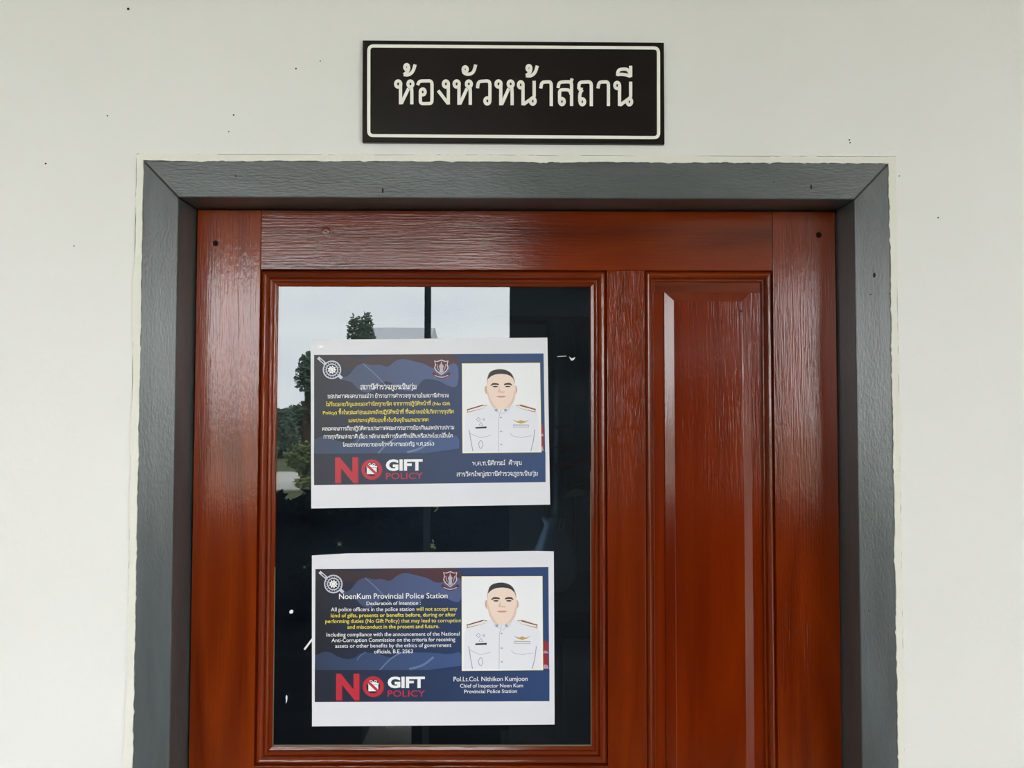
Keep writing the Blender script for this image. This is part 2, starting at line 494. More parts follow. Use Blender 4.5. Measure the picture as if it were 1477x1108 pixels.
# ------------------------------------------------------------------ flat drawing helpers (pixel space -> plane)
def chaikin(p, n=2):
    for _ in range(n):
        q = [p[0]]
        for a, b in zip(p, p[1:]):
            q.append((a[0] * .75 + b[0] * .25, a[1] * .75 + b[1] * .25))
            q.append((a[0] * .25 + b[0] * .75, a[1] * .25 + b[1] * .75))
        q.append(p[-1])
        p = q
    return p
def ell(cx, cy, rx, ry, n=22):
    return [(cx + rx * math.cos(2 * math.pi * i / n), cy + ry * math.sin(2 * math.pi * i / n)) for i in range(n)]
def ribbon(paths, w, closed=False):
    """2D strokes of width w -> verts, faces (mitred quads)"""
    V, Fc = [], []
    for p in paths:
        q = [p[0]]
        for a in p[1:]:
            if math.hypot(a[0] - q[-1][0], a[1] - q[-1][1]) > 1e-6: q.append(a)
        p = q
        n = len(p)
        b0 = len(V)
        for i in range(n):
            if closed: a, c, d = p[i - 1], p[i], p[(i + 1) % n]
            else: a, c, d = p[max(0, i - 1)], p[i], p[min(n - 1, i + 1)]
            def nrm(s, e):
                L = math.hypot(e[0] - s[0], e[1] - s[1]) or 1
                return (-(e[1] - s[1]) / L, (e[0] - s[0]) / L)
            if not closed and i == 0: nx, ny, k = *nrm(c, d), 1
            elif not closed and i == n - 1: nx, ny, k = *nrm(a, c), 1
            else:
                n1, n2 = nrm(a, c), nrm(c, d)
                sx, sy = n1[0] + n2[0], n1[1] + n2[1]
                L = math.hypot(sx, sy) or 1
                nx, ny = sx / L, sy / L
                k = min(1.9, 1 / max(.3, nx * n1[0] + ny * n1[1]))
            V.append((c[0] + nx * w / 2 * k, c[1] + ny * w / 2 * k))
            V.append((c[0] - nx * w / 2 * k, c[1] - ny * w / 2 * k))
        for i in range(n if closed else n - 1):
            j = (i + 1) % n
            Fc.append((b0 + 2 * i, b0 + 2 * i + 1, b0 + 2 * j + 1, b0 + 2 * j))
    return V, Fc
def flat(name, V, Fc, Y, m, parent, label=None, uv=None):
    """2D pixel geometry laid on the plane Y; faces turned to the viewer's side"""
    pts = [at(p[0], p[1], Y - (p[2] if len(p) > 2 else 0)) for p in V]
    me = bpy.data.meshes.new(name)
    me.from_pydata([tuple(p) for p in pts], [], Fc)
    me.update()
    bm = bmesh.new(); bm.from_mesh(me)
    for f in bm.faces:
        f.normal_update()
        if f.normal.y > 0: f.normal_flip()
    if uv:
        L = bm.loops.layers.uv.new('UVMap')
        x0, x1 = uv
        for f in bm.faces:
            for lp in f.loops:
                lp[L].uv = ((V[lp.vert.index][0] - x0) / (x1 - x0), 0.5)
    bm.to_mesh(me); bm.free()
    return link(name, me, m, parent, label=label)
def poly(name, pts, Y, m, parent, label=None, uv=None):
    return flat(name, pts, [tuple(range(len(pts)))], Y, m, parent, label, uv)

# ------------------------------------------------------------------ name sign above the door
YS = YW - 0.0052
sg = empty('name_sign', at(740, 132, YW))
props(sg, 'dark brown rectangular sign with white Thai lettering and rounded border above the door', 'sign')
def slab_px(name, pts, y0, y1, m, parent, bv=0):
    """pixel outline (clockwise on screen) as a slab; the outline is taken on the front plane"""
    P = [at(x, y, y0) for x, y in pts]
    return prism(name, [(p.x, p.z) for p in reversed(P)], y0, y1, m, parent, bv)
slab_px('board', [(523, 58), (957.8, 61.3), (958.6, 207.8), (522.5, 205)], YS, YW + .0003, MT['board'], sg, .0006)
def round_rect(q, r, n=5):
    out = []
    for i in range(4):
        p, a, b = Vector(q[i]), Vector(q[i - 1]), Vector(q[(i + 1) % 4])
        s, e = p + (a - p).normalized() * r, p + (b - p).normalized() * r
        for k in range(n + 1):
            t = k / n
            w = s * (1 - t) ** 2 + p * 2 * t * (1 - t) + e * t ** 2
            out.append((w.x, w.y))
    return out
V, Fc = ribbon([round_rect([(532, 66.2), (949.8, 69.2), (950, 198.6), (531.8, 195.6)], 7)], 4.6, True)
flat('border', V, Fc, YS - .0004, MT['vinyl'], sg)
def sign_letter(ox, strokes, loops):
    V, Fc = [], []
    def add(v, f):
        b = len(V)
        dy = len(Fc) * 2e-6
        V.extend((*p, dy) for p in v); Fc.extend(tuple(i + b for i in q) for q in f)
    c = lambda p: (ox + p[0] / 8.2056, 80 + p[1] / 8.2056)
    for kind, p in strokes:
        p = [c(a) for a in p]
        add(*ribbon([chaikin(p, 3) if kind == 's' else p], 4.75))
    for cx, cy, rx, ry in loops:
        add(*ribbon([[c(a) for a in ell(cx, cy, rx, ry)]], 4.5, True))
    flat('letter', V, Fc, YS - .0004, MT['vinyl'], sg)
A, B = 560, 740
def ho(ox, x, dxx, base):
    sign_letter(ox, [('l', [(x + 27, 338), (x + 27, base)]), ('l', [(x + 37, base - 8), (x + 122, 390)]), ('s', [(x + 152, 350), (x + 158, 395), (x + 161, 430), (x + 161, base)])], [(x, 338, 31, 37), (x + 144, 338, 30, 36)])
ho(A, 118, 0, 578)
sign_letter(A, [('s', [(243, 140), (240, 165), (226, 195), (185, 228)]), ('s', [(182, 226), (240, 234), (295, 190), (318, 107)])], [(218, 138, 23, 30)])
sign_letter(A, [('s', [(347, 352), (368, 303), (440, 302), (518, 300), (518, 400), (518, 500), (515, 568), (450, 570), (380, 570), (380, 500), (381, 430)])], [(408, 432, 29, 36)])
sign_letter(A, [('l', [(711, 338), (711, 580)]), ('l', [(709, 570), (590, 415)])], [(682, 338, 30, 37)])
ho(A, 810, 0, 584)
sign_letter(A, [('s', [(888, 165), (890, 205), (940, 228), (1010, 205), (1035, 108)])], [(911, 165, 25, 31)])
sign_letter(A, [('s', [(1056, 388), (1066, 310), (1125, 304), (1203, 300), (1203, 400), (1203, 535)])], [(1173, 538, 30, 37)])
ho(A, 1305, 0, 590)
sign_letter(B, [('l', [(118, 348), (118, 590)]), ('l', [(122, 580), (238, 498)]), ('s', [(225, 508), (250, 490), (250, 450), (250, 300)])], [(91, 348, 28, 37), (234, 540, 28, 38)])
sign_letter(B, [('s', [(211, 152), (208, 178), (195, 207), (155, 240)]), ('s', [(152, 238), (210, 246), (264, 203), (287, 121)])], [(188, 150, 23, 30)])
aa = lambda x: [('s', [(x, 390), (x + 12, 318), (x + 62, 313), (x + 124, 312), (x + 124, 400), (x + 124, 599)])]
sign_letter(B, aa(328), [])
sign_letter(B, [('s', [(533, 385), (545, 318), (610, 312), (693, 312), (693, 400), (693, 598)]), ('l', [(678, 335), (700, 272)]), ('s', [(688, 460), (670, 410), (615, 405), (551, 408), (551, 480), (551, 550)])], [(579, 546, 28, 37)])
sign_letter(B, [('s', [(791, 548), (788, 470), (800, 430), (822, 405)]), ('s', [(826, 404), (775, 395)]), ('s', [(778, 400), (782, 318), (850, 314), (926, 312), (926, 400), (926, 600)])], [(820, 548, 27, 36)])
sign_letter(B, aa(1005), [])
sign_letter(B, [('l', [(1260, 355), (1260, 598)]), ('l', [(1264, 590), (1380, 505)]), ('s', [(1367, 515), (1392, 495), (1392, 450), (1392, 310)])], [(1232, 355, 28, 37), (1377, 548, 27, 37)])
sign_letter(B, [('s', [(1236, 240), (1245, 170), (1305, 160), (1360, 165), (1392, 225)]), ('s', [(1232, 226), (1310, 222), (1395, 247)]), ('l', [(1392, 122), (1392, 255)])], [])

# ------------------------------------------------------------------ lettering: looped Thai stroke glyphs and the built-in Latin face
TH = {
 'ก': (8, '~1,0 1,6 2.4,7 .8,8 1,10 3.8,10 6.6,10 6.6,8 6.6,0'),
 'ข': (7.6, 'o1.8,8.6,1.2;~3,8.4 2.8,7 1.5,6.4 1.5,3 1.5,0 4,0 6.4,0 6.4,3;6.4,2 6.4,10'),
 'ค': (8, '~1.2,0 1.2,5 1.2,10 4,10 6.7,10 6.7,6 6.7,0;o3.6,5.2,1.1;1.3,1.5 2.8,4.4'),
 'ง': (6.4, 'o3.8,8.7,1.2;5,8.7 5,.3 1,5'),
 'จ': (7.4, 'o2.6,4.8,1.2;3.7,4.6 4.4,.2 6,.6;~6,.5 6,5 6,10 3.6,10 1.4,10 1,7.6'),
 'ช': (7.8, 'o1.8,8.6,1.2;~3,8.4 2.8,7 1.5,6.4 1.5,3 1.5,0 4,0 6.2,0 6.2,4 6.2,7 7.3,9.8'),
 'ญ': (10.4, '~1,0 1,6 2.4,7 .8,8 1,10 3,10 5.2,10 5.2,6 5.2,0 7,0 9,0 9,4;9,2 9,10;o6.3,-2.2,.8;~7,-2 7.6,-3.6 9,-3 9,-1.3'),
 'ฏ': (8, '~1,1 1,6 2.4,7 .8,8 1,10 3.8,10 6.6,10 6.6,6 6.6,0 6.6,-4 5,-3 4,-1 3,-3.6 1.6,-3;o1.9,.8,1'),
 'ฐ': (7, '~1.2,7 1.2,10 3.8,10 5,8.6 6.2,10;~1.2,7.2 1.2,6.4 4,6.4 5.8,5.6 5.8,3 5.8,0 4,0;o3.4,1.3,1.2;o2,-2.4,.8;~2.8,-2.4 3.6,-3.6 4.4,-1.2 5.8,-3.2'),
 'ฑ': (8, 'o1.6,8.6,1.2;2.8,8.6 2.8,0;~2.8,5 3.4,10 4.6,8.4 6.8,11 6.8,7 6.8,0'),
 'ณ': (10, 'o1.9,1.3,1.1;~.8,1.3 .8,6 2.4,7 .8,8 1,10 2.8,10 4.9,10 4.9,6 4.9,.4;~4.9,.6 8.3,2.6 8.3,5 8.3,10;o8,1.2,1.1'),
 'ด': (8, '~1.2,0 1.2,5 1.2,10 4,10 6.7,10 6.7,6 6.7,0;o3,4.8,1.1;1.3,1.5 2.4,4'),
 'ต': (8, '~1.2,0 1.2,5 1.2,10 3,10 4,8.6 5,10 6.8,10 6.8,6 6.8,0;o3,4.8,1.1;1.3,1.5 2.4,4'),
 'ถ': (8, 'o2.2,1.3,1.1;~1.1,1.3 1.1,5 2.6,6.8 .8,8 1,10 3.8,10 6.6,10 6.6,6 6.6,0'),
 'ท': (7.8, 'o1.6,8.6,1.2;2.8,8.6 2.8,0;~2.8,5 3.6,10 5,10 6.6,10 6.6,6 6.6,0'),
 'ธ': (7.2, '~1.2,7 1.2,10 3.8,10 5,8.6 6.2,10;~1.2,7.2 1.2,6.4 4,6.4 6,6 6,3 6,0 3.8,0 1.4,0 1.4,2 1.4,4.4'),
 'น': (8.2, 'o1.6,8.6,1.2;2.8,8.6 2.8,.3;~2.8,.5 6.6,2.6 6.6,5 6.6,10;o6.3,1.2,1.1'),
 'บ': (8, 'o1.6,8.6,1.2;2.8,8.6 2.8,.4 6.6,.4 6.6,10'),
 'ป': (8, 'o1.6,8.6,1.2;2.8,8.6 2.8,.4 6.6,.4 6.6,13.4'),
 'ผ': (8, 'o2.5,8.6,1.1;1.4,8.8 1.4,.4 4,6 6.6,.4 6.6,10'),
 'พ': (8.4, 'o1.6,8.6,1.1;2.7,8.8 2.7,.4 4.7,8 6.8,.4 6.8,10'),
 'ภ': (8.2, 'o1.5,1.3,1.1;~2.6,1.3 2.6,5 3.4,7 1.8,8 2,10 4.4,10 6.8,10 6.8,6 6.8,0'),
 'ม': (8, 'o1.6,8.6,1.2;2.8,8.6 2.8,1.4;o1.9,1.2,1.1;2.8,1.6 6.6,.4 6.6,10'),
 'ย': (7.8, 'o2.5,8.6,1.1;~1.4,8.8 1.2,6 3.4,5.6 1.3,5 1.3,2.4 1.3,0 4,0 6.4,0 6.4,3;6.4,2 6.4,10'),
 'ร': (6.4, '~1,7 1,10 3,10 4.4,8.6 5.6,10;~1,7.2 1.2,6.5 3.4,6.4 5.2,6 5.2,4 5.2,1.3;o4.1,1.3,1.1'),
 'ล': (7.8, '~1,7.6 1.2,10 3.8,10 6.5,10 6.5,6 6.5,0;~6.5,4 6.2,6.4 3.8,6.2 1.3,6.2 1.3,3 1.3,1.3;o2.4,1.3,1.1'),
 'ว': (6.8, '~1,7.4 1.2,10 3.2,10 5.4,10 5.4,6 5.4,1.3;o4.3,1.3,1.1'),
 'ศ': (8, '~1.2,0 1.2,5 1.2,10 4,10 6.7,10 6.7,6 6.7,0;o3.6,5.2,1.1;1.3,1.5 2.8,4.4;5.6,9 7.4,11.4'),
 'ส': (7.8, '~1,7.6 1.2,10 3.8,10 6.5,10 6.5,6 6.5,0;~6.5,4 6.2,6.4 3.8,6.2 1.3,6.2 1.3,3 1.3,1.3;o2.4,1.3,1.1;5.4,9 7.2,11.4'),
 'ห': (8.4, 'o1.6,8.6,1.2;2.8,8.6 2.8,.4 6,6.8;o6,8.5,1.1;6.4,7 6.8,5 6.8,0'),
 'อ': (7.6, '~1,7.4 1.2,10 3.8,10 6.5,10 6.5,5 6.5,0 3.8,0 1.3,0 1.3,2.4 1.3,4.6;o2.4,4.6,1.1'),
 'ฤ': (8, 'o2.2,1.3,1.1;~1.1,1.3 1.1,5 2.6,6.8 .8,8 1,10 3.8,10 6.6,10 6.6,6 6.6,-3.6'),
 'า': (6.4, '~1,7.4 1.2,10 3,10 5,10 5,7 5,0'),
 'ะ': (5, 'o1.3,7.6,.9;~1.4,6.6 3.4,6 4.4,9;o1.3,2.6,.9;~1.4,1.6 3.4,1 4.4,4'),
 'ำ': (6.4, 'o-1.4,12.4,1;~1,7.4 1.2,10 3,10 5,10 5,7 5,0'),
 'เ': (3.8, 'o2.1,1.3,1.1;1,1.4 1,10'), 'แ': (7.2, 'o2.1,1.3,1.1;1,1.4 1,10;o5.5,1.3,1.1;4.4,1.4 4.4,10'),
 'โ': (4.6, 'o3,1.3,1.1;1.9,1.4 1.9,11;~1.9,10.6 .2,12.6 2,14.4 4.4,13.6'), 'ใ': (4.2, 'o2.8,1.3,1.1;1.7,1.4 1.7,11;o2.4,12.4,.9;~1.6,11.4 .6,14.4 3.6,14.6'),
 'ไ': (4.2, 'o2.8,1.3,1.1;1.7,1.4 1.7,11.4 .6,14 2,12.8 3.6,14.4'),
 'ิ': (0, '~-6.2,11.2 -5.6,13.6 -3.6,13.6 -2,13.4 -1.2,11.2;-6.2,11.3 -1.2,11.3'), 'ี': (0, '~-6.2,11.2 -5.6,13.6 -3.6,13.6 -2,13.4 -1.2,11.2;-6.2,11.3 -1.2,11.3;-1.2,11.2 -1.2,14.4'),
 'ื': (0, '~-6.2,11.2 -5.6,13.6 -3.6,13.6 -2,13.4 -1.2,11.2;-6.2,11.3 -1.2,11.3;-1.2,11.2 -1.2,14.4;-2.8,12.6 -2.8,14.4'),
 'ั': (0, 'o-4.6,12.7,.9;~-5.2,12.2 -4.6,11 -2.2,11.2 -.8,14.2'), '่': (0, '-1.6,11.8 -1.6,14.2'),
 '้': (0, 'o-4,13.8,.8;~-3.4,13.6 -3.4,12.8 -4.8,11.7 -2.2,11.8 -.8,14.6'), '์': (0, 'o-2.2,12.3,.8;~-2.2,13 -1.4,14.4 .2,14.8'),
 'ุ': (0, 'o-2,-1.7,.7;-1.3,-1.7 -1.3,-3.8'), 'ู': (0, 'o-3.6,-1.7,.7;-2.9,-1.7 -2.9,-3.6 -1.1,-3.6 -1.1,-1.2'),
}
def latin_glyphs(chars, offset):
    """flat outlines and advances of Blender's own text face, cap height scaled to 10"""
    objs = {}
    for ch in chars + '|':
        for key, s in ((ch, ch), (ch + '|', ch + '|')):
            c = bpy.data.curves.new('glyph', 'FONT')
            c.body = s; c.resolution_u = 3; c.offset = offset
            o = bpy.data.objects.new('glyph', c)
            COL.objects.link(o)
            objs[key] = o
    dg = bpy.context.evaluated_depsgraph_get()
    dg.update()
    out, tmp = {}, {}
    for k, o in objs.items():
        me = o.evaluated_get(dg).to_mesh()
        tmp[k] = ([(v.co.x, v.co.y) for v in me.vertices], [tuple(p.vertices) for p in me.polygons])
        o.evaluated_get(dg).to_mesh_clear()
    for o in objs.values():
        c = o.data
        bpy.data.objects.remove(o)
        bpy.data.curves.remove(c)
    mx = max(p[0] for p in tmp['|'][0])
    for ch in chars:
        adv = max(p[0] for p in tmp[ch + '|'][0]) - mx
        s = 10 / 0.682
        out[ch] = (adv * s, [(x * s, y * s) for x, y in tmp[ch][0]], tmp[ch][1])
    return out
LAT = latin_glyphs('ABCDEFGIKLNOPSTYabcdefghijklmnoprstuvwy0123456789().,:-', 0.006)
HEAVY = latin_glyphs('NOGIFTPLCY', 0.042)
def layout(text, wth=1.15, table=None):
    """text -> 2D verts/faces in units where a Thai x-height / Latin capital is 10, plus width"""
    V, Fc, x = [], [], 0.0
    cnt = [0]
    def add(v, f, y=0):
        b = len(V)
        cnt[0] = (cnt[0] + 1) % 6
        V.extend((a + x, c + y, cnt[0] * 1.2e-5) for a, c in v)
        Fc.extend(tuple(i + b for i in q) for q in f)
    upper = False
    for ch in text:
        if ch == ' ':
            x += 3.6; upper = False; continue
        if ch in TH:
            adv, spec = TH[ch]
            lift = 3.6 if (ch in '่้์' and upper) else 0
            if ch in 'ิีืั': upper = True
            elif adv: upper = False
            for s in spec.split(';'):
                if s[0] == 'o':
                    cx, cy, r = (float(a) for a in s[1:].split(','))
                    add(*ribbon([ell(cx, cy, r, r, 10)], wth * .85, True), y=lift)
                else:
                    sm = s[0] == '~'
                    p = [tuple(float(a) for a in q.split(',')) for q in s.lstrip('~').split()]
                    add(*ribbon([chaikin(p, 2) if sm else p], wth), y=lift)
            x += adv
        else:
            adv, v, f = (table or LAT)[ch]
            add(v, f); x += adv; upper = False
    return V, Fc, x
def text_line(name, text, p0, p1, cap, Y, m, parent, table=None, wth=1.35, shadow=None, label=None):
    V, Fc, wd_ = layout(text, wth, table)
    vx = [v[0] for v in V]
    a, b = min(vx), max(vx)
    d = ((p1[0] - p0[0]) / (b - a), (p1[1] - p0[1]) / (b - a))
    Q = [(p0[0] + (x - a) * d[0], p0[1] + (x - a) * d[1] - y * cap / 10, k) for x, y, k in V]
    if shadow:
        flat(name + '_shadow', [(x + shadow[0], y + shadow[1]) for x, y, _ in Q], Fc, Y + .00006, shadow[2], parent)
    return flat(name, Q, Fc, Y, m, parent, label)

# ------------------------------------------------------------------ the two paper notices
def lay(a): return YP - 0.0001 * a        # print layers, a tenth of a millimetre apart
def bil(q, u, v):
    t = (q[0][0] * (1 - u) + q[1][0] * u, q[0][1] * (1 - u) + q[1][1] * u)
    b = (q[3][0] * (1 - u) + q[2][0] * u, q[3][1] * (1 - u) + q[2][1] * u)
    return (t[0] * (1 - v) + b[0] * v, t[1] * (1 - v) + b[1] * v)
YP = YG - 0.0006                           # front of the paper
P2PANEL = [(455, 821), (791, 818), (792.5, 1011.5), (454, 1013)]
P2PHOTO = [(666.8, 832.5), (781.5, 832), (782.5, 966), (667, 967)]
Z8 = lambda x, y: (440 + x / 3.992, 800 + y / 3.992)
CR = lambda x, y: (660 + x / 7.386, 820 + y / 7.386)

def notice(label, paper_pts, panel, photo, emblem_c, shield, thai):
    root = empty('paper_notice', at(625, (paper_pts[0][1] + paper_pts[-1][1]) / 2, YP))
    props(root, label, 'notice', 'paper notices taped to the door glass')
    slab_px('paper_sheet', paper_pts, YP, YG + .0001, MT['paper'], root)
    def inv(quad, p):            # bounding-box inverse is enough for these near-rectangles
        u = (p[0] - (quad[0][0] + quad[3][0]) / 2) / ((quad[1][0] + quad[2][0]) / 2 - (quad[0][0] + quad[3][0]) / 2)
        v = (p[1] - (quad[0][1] * (1 - u) + quad[1][1] * u)) / ((quad[3][1] * (1 - u) + quad[2][1] * u) - (quad[0][1] * (1 - u) + quad[1][1] * u))
        return u, v
    pn = lambda p: bil(panel, *inv(P2PANEL, p))
    ph = lambda p: bil(photo, *inv(P2PHOTO, p))
    ux = (panel[0][0], panel[1][0])
    pr = poly('printed_panel', panel, lay(1), MT['panel_bg'], root, uv=ux)
    pz = lambda pts, n=2: [pn(Z8(*q)) for q in (chaikin(pts, n) if n else pts)]
    poly('flag_print', pz([(61, 92), (230, 89), (300, 110), (480, 82), (700, 80), (904, 78), (904, 200), (60, 200)], 0)[0:1] + pz([(230, 89), (330, 105), (480, 83), (700, 80), (904, 78), (904, 190), (760, 170), (640, 130), (560, 140), (450, 170), (330, 160), (61, 150)], 1), lay(1.4), MT['flag_red'], pr, uv=ux)
    poly('flag_print', pz([(200, 222), (262, 208), (300, 150), (345, 130), (400, 146), (440, 138), (490, 158), (530, 118), (580, 104), (650, 122), (705, 134), (760, 168), (830, 150), (904, 120), (904, 275), (850, 272), (800, 240), (740, 224), (690, 228), (650, 300), (560, 292), (520, 250), (470, 235), (430, 270), (380, 310), (330, 300), (280, 245)]), lay(1.8), MT['flag'], pr, uv=ux)
    poly('flag_print', pz([(58, 580), (130, 552), (200, 596), (270, 606), (330, 562), (420, 570), (500, 600), (560, 562), (750, 566), (830, 576), (904, 556), (904, 667), (57, 668)], 1), lay(1.8), MT['flag2'], pr, uv=ux)
    for pts, w in (([(430, 666), (490, 600), (560, 560), (600, 552)], 2.0), ([(600, 660), (680, 640), (740, 590)], 3.2), ([(300, 610), (320, 580), (350, 562)], 1.0), ([(345, 135), (420, 200), (500, 290)], 1.4)):
        v, f = ribbon([pz(pts)], w)
        flat('fold_highlight', v, f, lay(2.2), MT['fold_line'], pr, uv=ux)
    poly('footer_bar', [pn(Z8(57, 666)), pn(Z8(1406, 664))] + [panel[2], panel[3]], lay(2.5), MT['panel_bar'], root, uv=ux)
    # city lights beside the portrait
    cx0 = photo[1][0] + 1.2
    for k, (y0, y1, mm) in enumerate(((.70, .80, 'city_red'), (.80, .825, 'city_pale'), (.84, .95, 'city_red'), (.95, .99, 'city_pale'))):
        xr = panel[1][0] + 1.0
        ya, yb = photo[1][1] + (photo[2][1] - photo[1][1]) * y0, photo[1][1] + (photo[2][1] - photo[1][1]) * y1
        poly('city_print', [(cx0 + 1.5, ya + 1), (cx0 + 3.5, ya - 2), (xr - 1.6, ya + 1), (xr - .6, yb), (cx0 + 1, yb)], lay(2.6), MT[mm], pr)
    # ---------------- portrait
    bo = [(photo[0][0] - 1, photo[0][1] - 1), (photo[1][0] + 1, photo[1][1] - 1), (photo[2][0] + 1, photo[2][1] + 1), (photo[3][0] - 1, photo[3][1] + 1)]
    pf = poly('portrait_photo', bo, lay(2.8), MT['cream'], root, label='printed portrait of an officer in white dress uniform')
    poly('backdrop', photo, lay(3), MT['photo_bg'], pf)
    pc = lambda pts, n=2: [ph(CR(*q)) for q in (chaikin(pts + [pts[0]], n)[:-1] if n else pts)]
    poly('uniform', pc([(62, 1076), (72, 700), (95, 620), (200, 570), (340, 545), (480, 600), (620, 545), (760, 575), (860, 620), (880, 720), (892, 1076)], 0), lay(3.2), MT['uniform'], pf)
    poly('collar', pc([(365, 540), (420, 600), (470, 650), (535, 600), (590, 535), (560, 620), (480, 665), (395, 620)], 0), lay(3.4), MT['collar_white'], pf)
    poly('neck', pc([(372, 470), (372, 560), (440, 600), (520, 600), (580, 550), (585, 470)]), lay(3.5), MT['skin_dark'], pf)
    for s in (((296, 345), (290, 400), (318, 440), (345, 440), (340, 350), (315, 335)), ((645, 345), (655, 395), (632, 440), (605, 440), (610, 350), (630, 335))):
        poly('ear', pc(list(s)), lay(3.5), MT['skin_dark'], pf)
    poly('hair', pc([(318, 340), (318, 250), (350, 175), (430, 150), (520, 152), (590, 190), (625, 260), (628, 350), (470, 330)]), lay(3.6), MT['stubble'], pf)
    poly('hair', pc([(326, 262), (345, 185), (420, 152), (500, 152), (580, 185), (618, 262), (560, 214), (470, 202), (385, 216)], 1), lay(3.7), MT['hair'], pf)
    poly('face', pc([(326, 270), (380, 212), (470, 196), (560, 210), (618, 270), (640, 400), (622, 500), (580, 570), (500, 606), (440, 606), (372, 570), (332, 490), (312, 390)]), lay(3.65), MT['skin'], pf)
    for pts in ([(318, 380), (336, 400), (352, 480), (400, 560), (445, 604), (375, 574), (334, 492)], [(634, 380), (616, 400), (600, 480), (556, 560), (500, 604), (578, 570), (622, 500)], [(446, 396), (458, 360), (470, 400), (490, 402), (512, 396), (500, 416), (452, 416)]):
        poly('face_shade', pc(pts, 1), lay(3.72), MT['skin_shade'], pf)
    for pts in ([(358, 332), (385, 302), (450, 312), (454, 332), (395, 324), (362, 340)], [(504, 332), (512, 310), (572, 302), (598, 328), (596, 338), (560, 324)]):
        poly('eyebrow', pc(pts, 1), lay(3.8), MT['brow'], pf)
    for cx in (410, 548):
        poly('eye', pc(ell(cx, 346, 30, 8, 12), 0), lay(3.8), MT['eye'], pf)
    v, f = ribbon([pc([(440, 404), (452, 412), (475, 404), (498, 413), (512, 402)], 0)], .9)
    flat('nose', v, f, lay(3.8), MT['skin_dark'], pf)
    v, f = ribbon([[ph(CR(*q)) for q in ((456, 350), (446, 390), (440, 404))]], .8)
    flat('nose', v, f, lay(3.8), MT['skin_dark'], pf)
    poly('mouth', pc([(414, 458), (450, 448), (475, 452), (500, 448), (535, 458), (500, 470), (450, 470)], 1), lay(3.8), MT['lip'], pf)
    for pts in ([(96, 598), (270, 548), (320, 556), (280, 590), (98, 640)], [(632, 556), (690, 548), (852, 596), (848, 640), (680, 594)]):
        poly('epaulette', pc(pts, 0), lay(3.4), MT['gold'], pf)
        cxm = sum(q[0] for q in pts) / 5; cym = sum(q[1] for q in pts) / 5
        poly('epaulette', pc([(cxm + (q[0] - cxm) * .9, cym + (q[1] - cym) * .72) for q in pts], 0), lay(3.5), MT['uniform'], pf)
    for a, b in (((98, 606), (270, 556)), ((682, 560), (850, 606))):
        v, f = ribbon([[ph(CR(*a)), ph(CR(*b))]], 1.5)
        flat('rank_bar', v, f, lay(3.6), MT['bar_red'], pf)
    def strokes(nm, lst, w, mm, l=3.4):
        V, Fc = [], []
        for p in lst:
            v, f = ribbon([[ph(CR(*q)) for q in p]], w)
            b = len(V); V += v; Fc += [tuple(i + b for i in q) for q in f]
        flat(nm, V, Fc, lay(l), MT[mm], pf)
    strokes('coat_seam', [[(470, 600), (445, 700), (440, 1076)], [(130, 870), (240, 920), (350, 895)], [(572, 870), (590, 900), (690, 920), (800, 900)]], .55, 'seam')
    strokes('sleeve_fold', [[(118, 830), (138, 960), (158, 1070)]], 1.2, 'seam')
    strokes('sleeve_fold', [[(838, 830), (820, 960), (792, 1070)]], 1.2, 'seam')
    for y in (694, 850, 996):
        poly('button', pc(ell(468, y, 13, 9, 10), 0), lay(3.6), MT['silver'], pf)
    for cx in (420, 522):
        poly('collar_badge', pc([(cx - 20, 600), (cx, 596), (cx + 18, 602), (cx + 6, 628), (cx - 14, 622)], 0), lay(3.8), MT['seam'], pf)
    poly('name_tag', pc([(188, 800), (310, 793), (310, 813), (188, 818)], 0), lay(3.5), MT['black'], pf)
    poly('wing_badge', pc([(596, 716), (650, 738), (688, 725), (730, 738), (780, 716), (735, 750), (688, 762), (640, 750)], 0), lay(3.5), MT['gold'], pf)
    poly('ribbon_bar', pc([(602, 772), (775, 776), (775, 806), (602, 804)], 0), lay(3.5), MT['silver'], pf)
    poly('ribbon_bar', pc([(608, 784), (770, 786), (770, 800), (608, 798)], 0), lay(3.6), MT['uniform'], pf)
    strokes('medal', [[(220, 690), (200, 715), (222, 738), (243, 715), (220, 690)], [(246, 745), (228, 780), (272, 780), (246, 745)]], .7, 'seam')
    strokes('medal', [[(240, 950), (220, 990), (232, 1030), (250, 1040), (270, 1000), (255, 955), (240, 950)]], .9, 'seam')
    poly('medal', pc(ell(280, 715, 15, 17, 10), 0), lay(3.4), MT['shade'], pf)
    # ---------------- round emblem with a club across it
    ex, ey = emblem_c
    em = poly('round_emblem', ell(ex, ey, 13.4, 13.4, 26), lay(3), MT['glow'], root)
    v, f = ribbon([[(ex - 20, ey - 17.5), (ex + 14.5, ey + 12.2)]], 4.4)
    flat('club', v, f, lay(2.95), MT['glow'], em)
    v, f = ribbon([[(ex - 16.8, ey - 14.8), (ex - 11.5, ey - 10.2)]], 1.4)
    flat('club', v, f, lay(3.1), MT['navy'], em)
    v, f = ribbon([ell(ex, ey, 10.4, 10.4, 26)], 2.4, True)
    flat('emblem_ring', v, f, lay(3.1), MT['navy'], em)
    for i in range(18):
        a = 2 * math.pi * i / 18
        poly('emblem_dot', ell(ex + 10.4 * math.cos(a), ey + 10.4 * math.sin(a), .62, .62, 6), lay(3.2), MT['glow'], em)
    poly('emblem_field', ell(ex, ey, 7.6, 7.6, 20), lay(3.1), MT['navy'], em)
    star = [(ex + (6.9 if i % 2 == 0 else 4.6) * math.cos(math.pi * i / 9), ey + (6.5 if i % 2 == 0 else 4.3) * math.sin(math.pi * i / 9)) for i in range(18)]
    poly('emblem_star', star, lay(3.2), MT['white'], em)
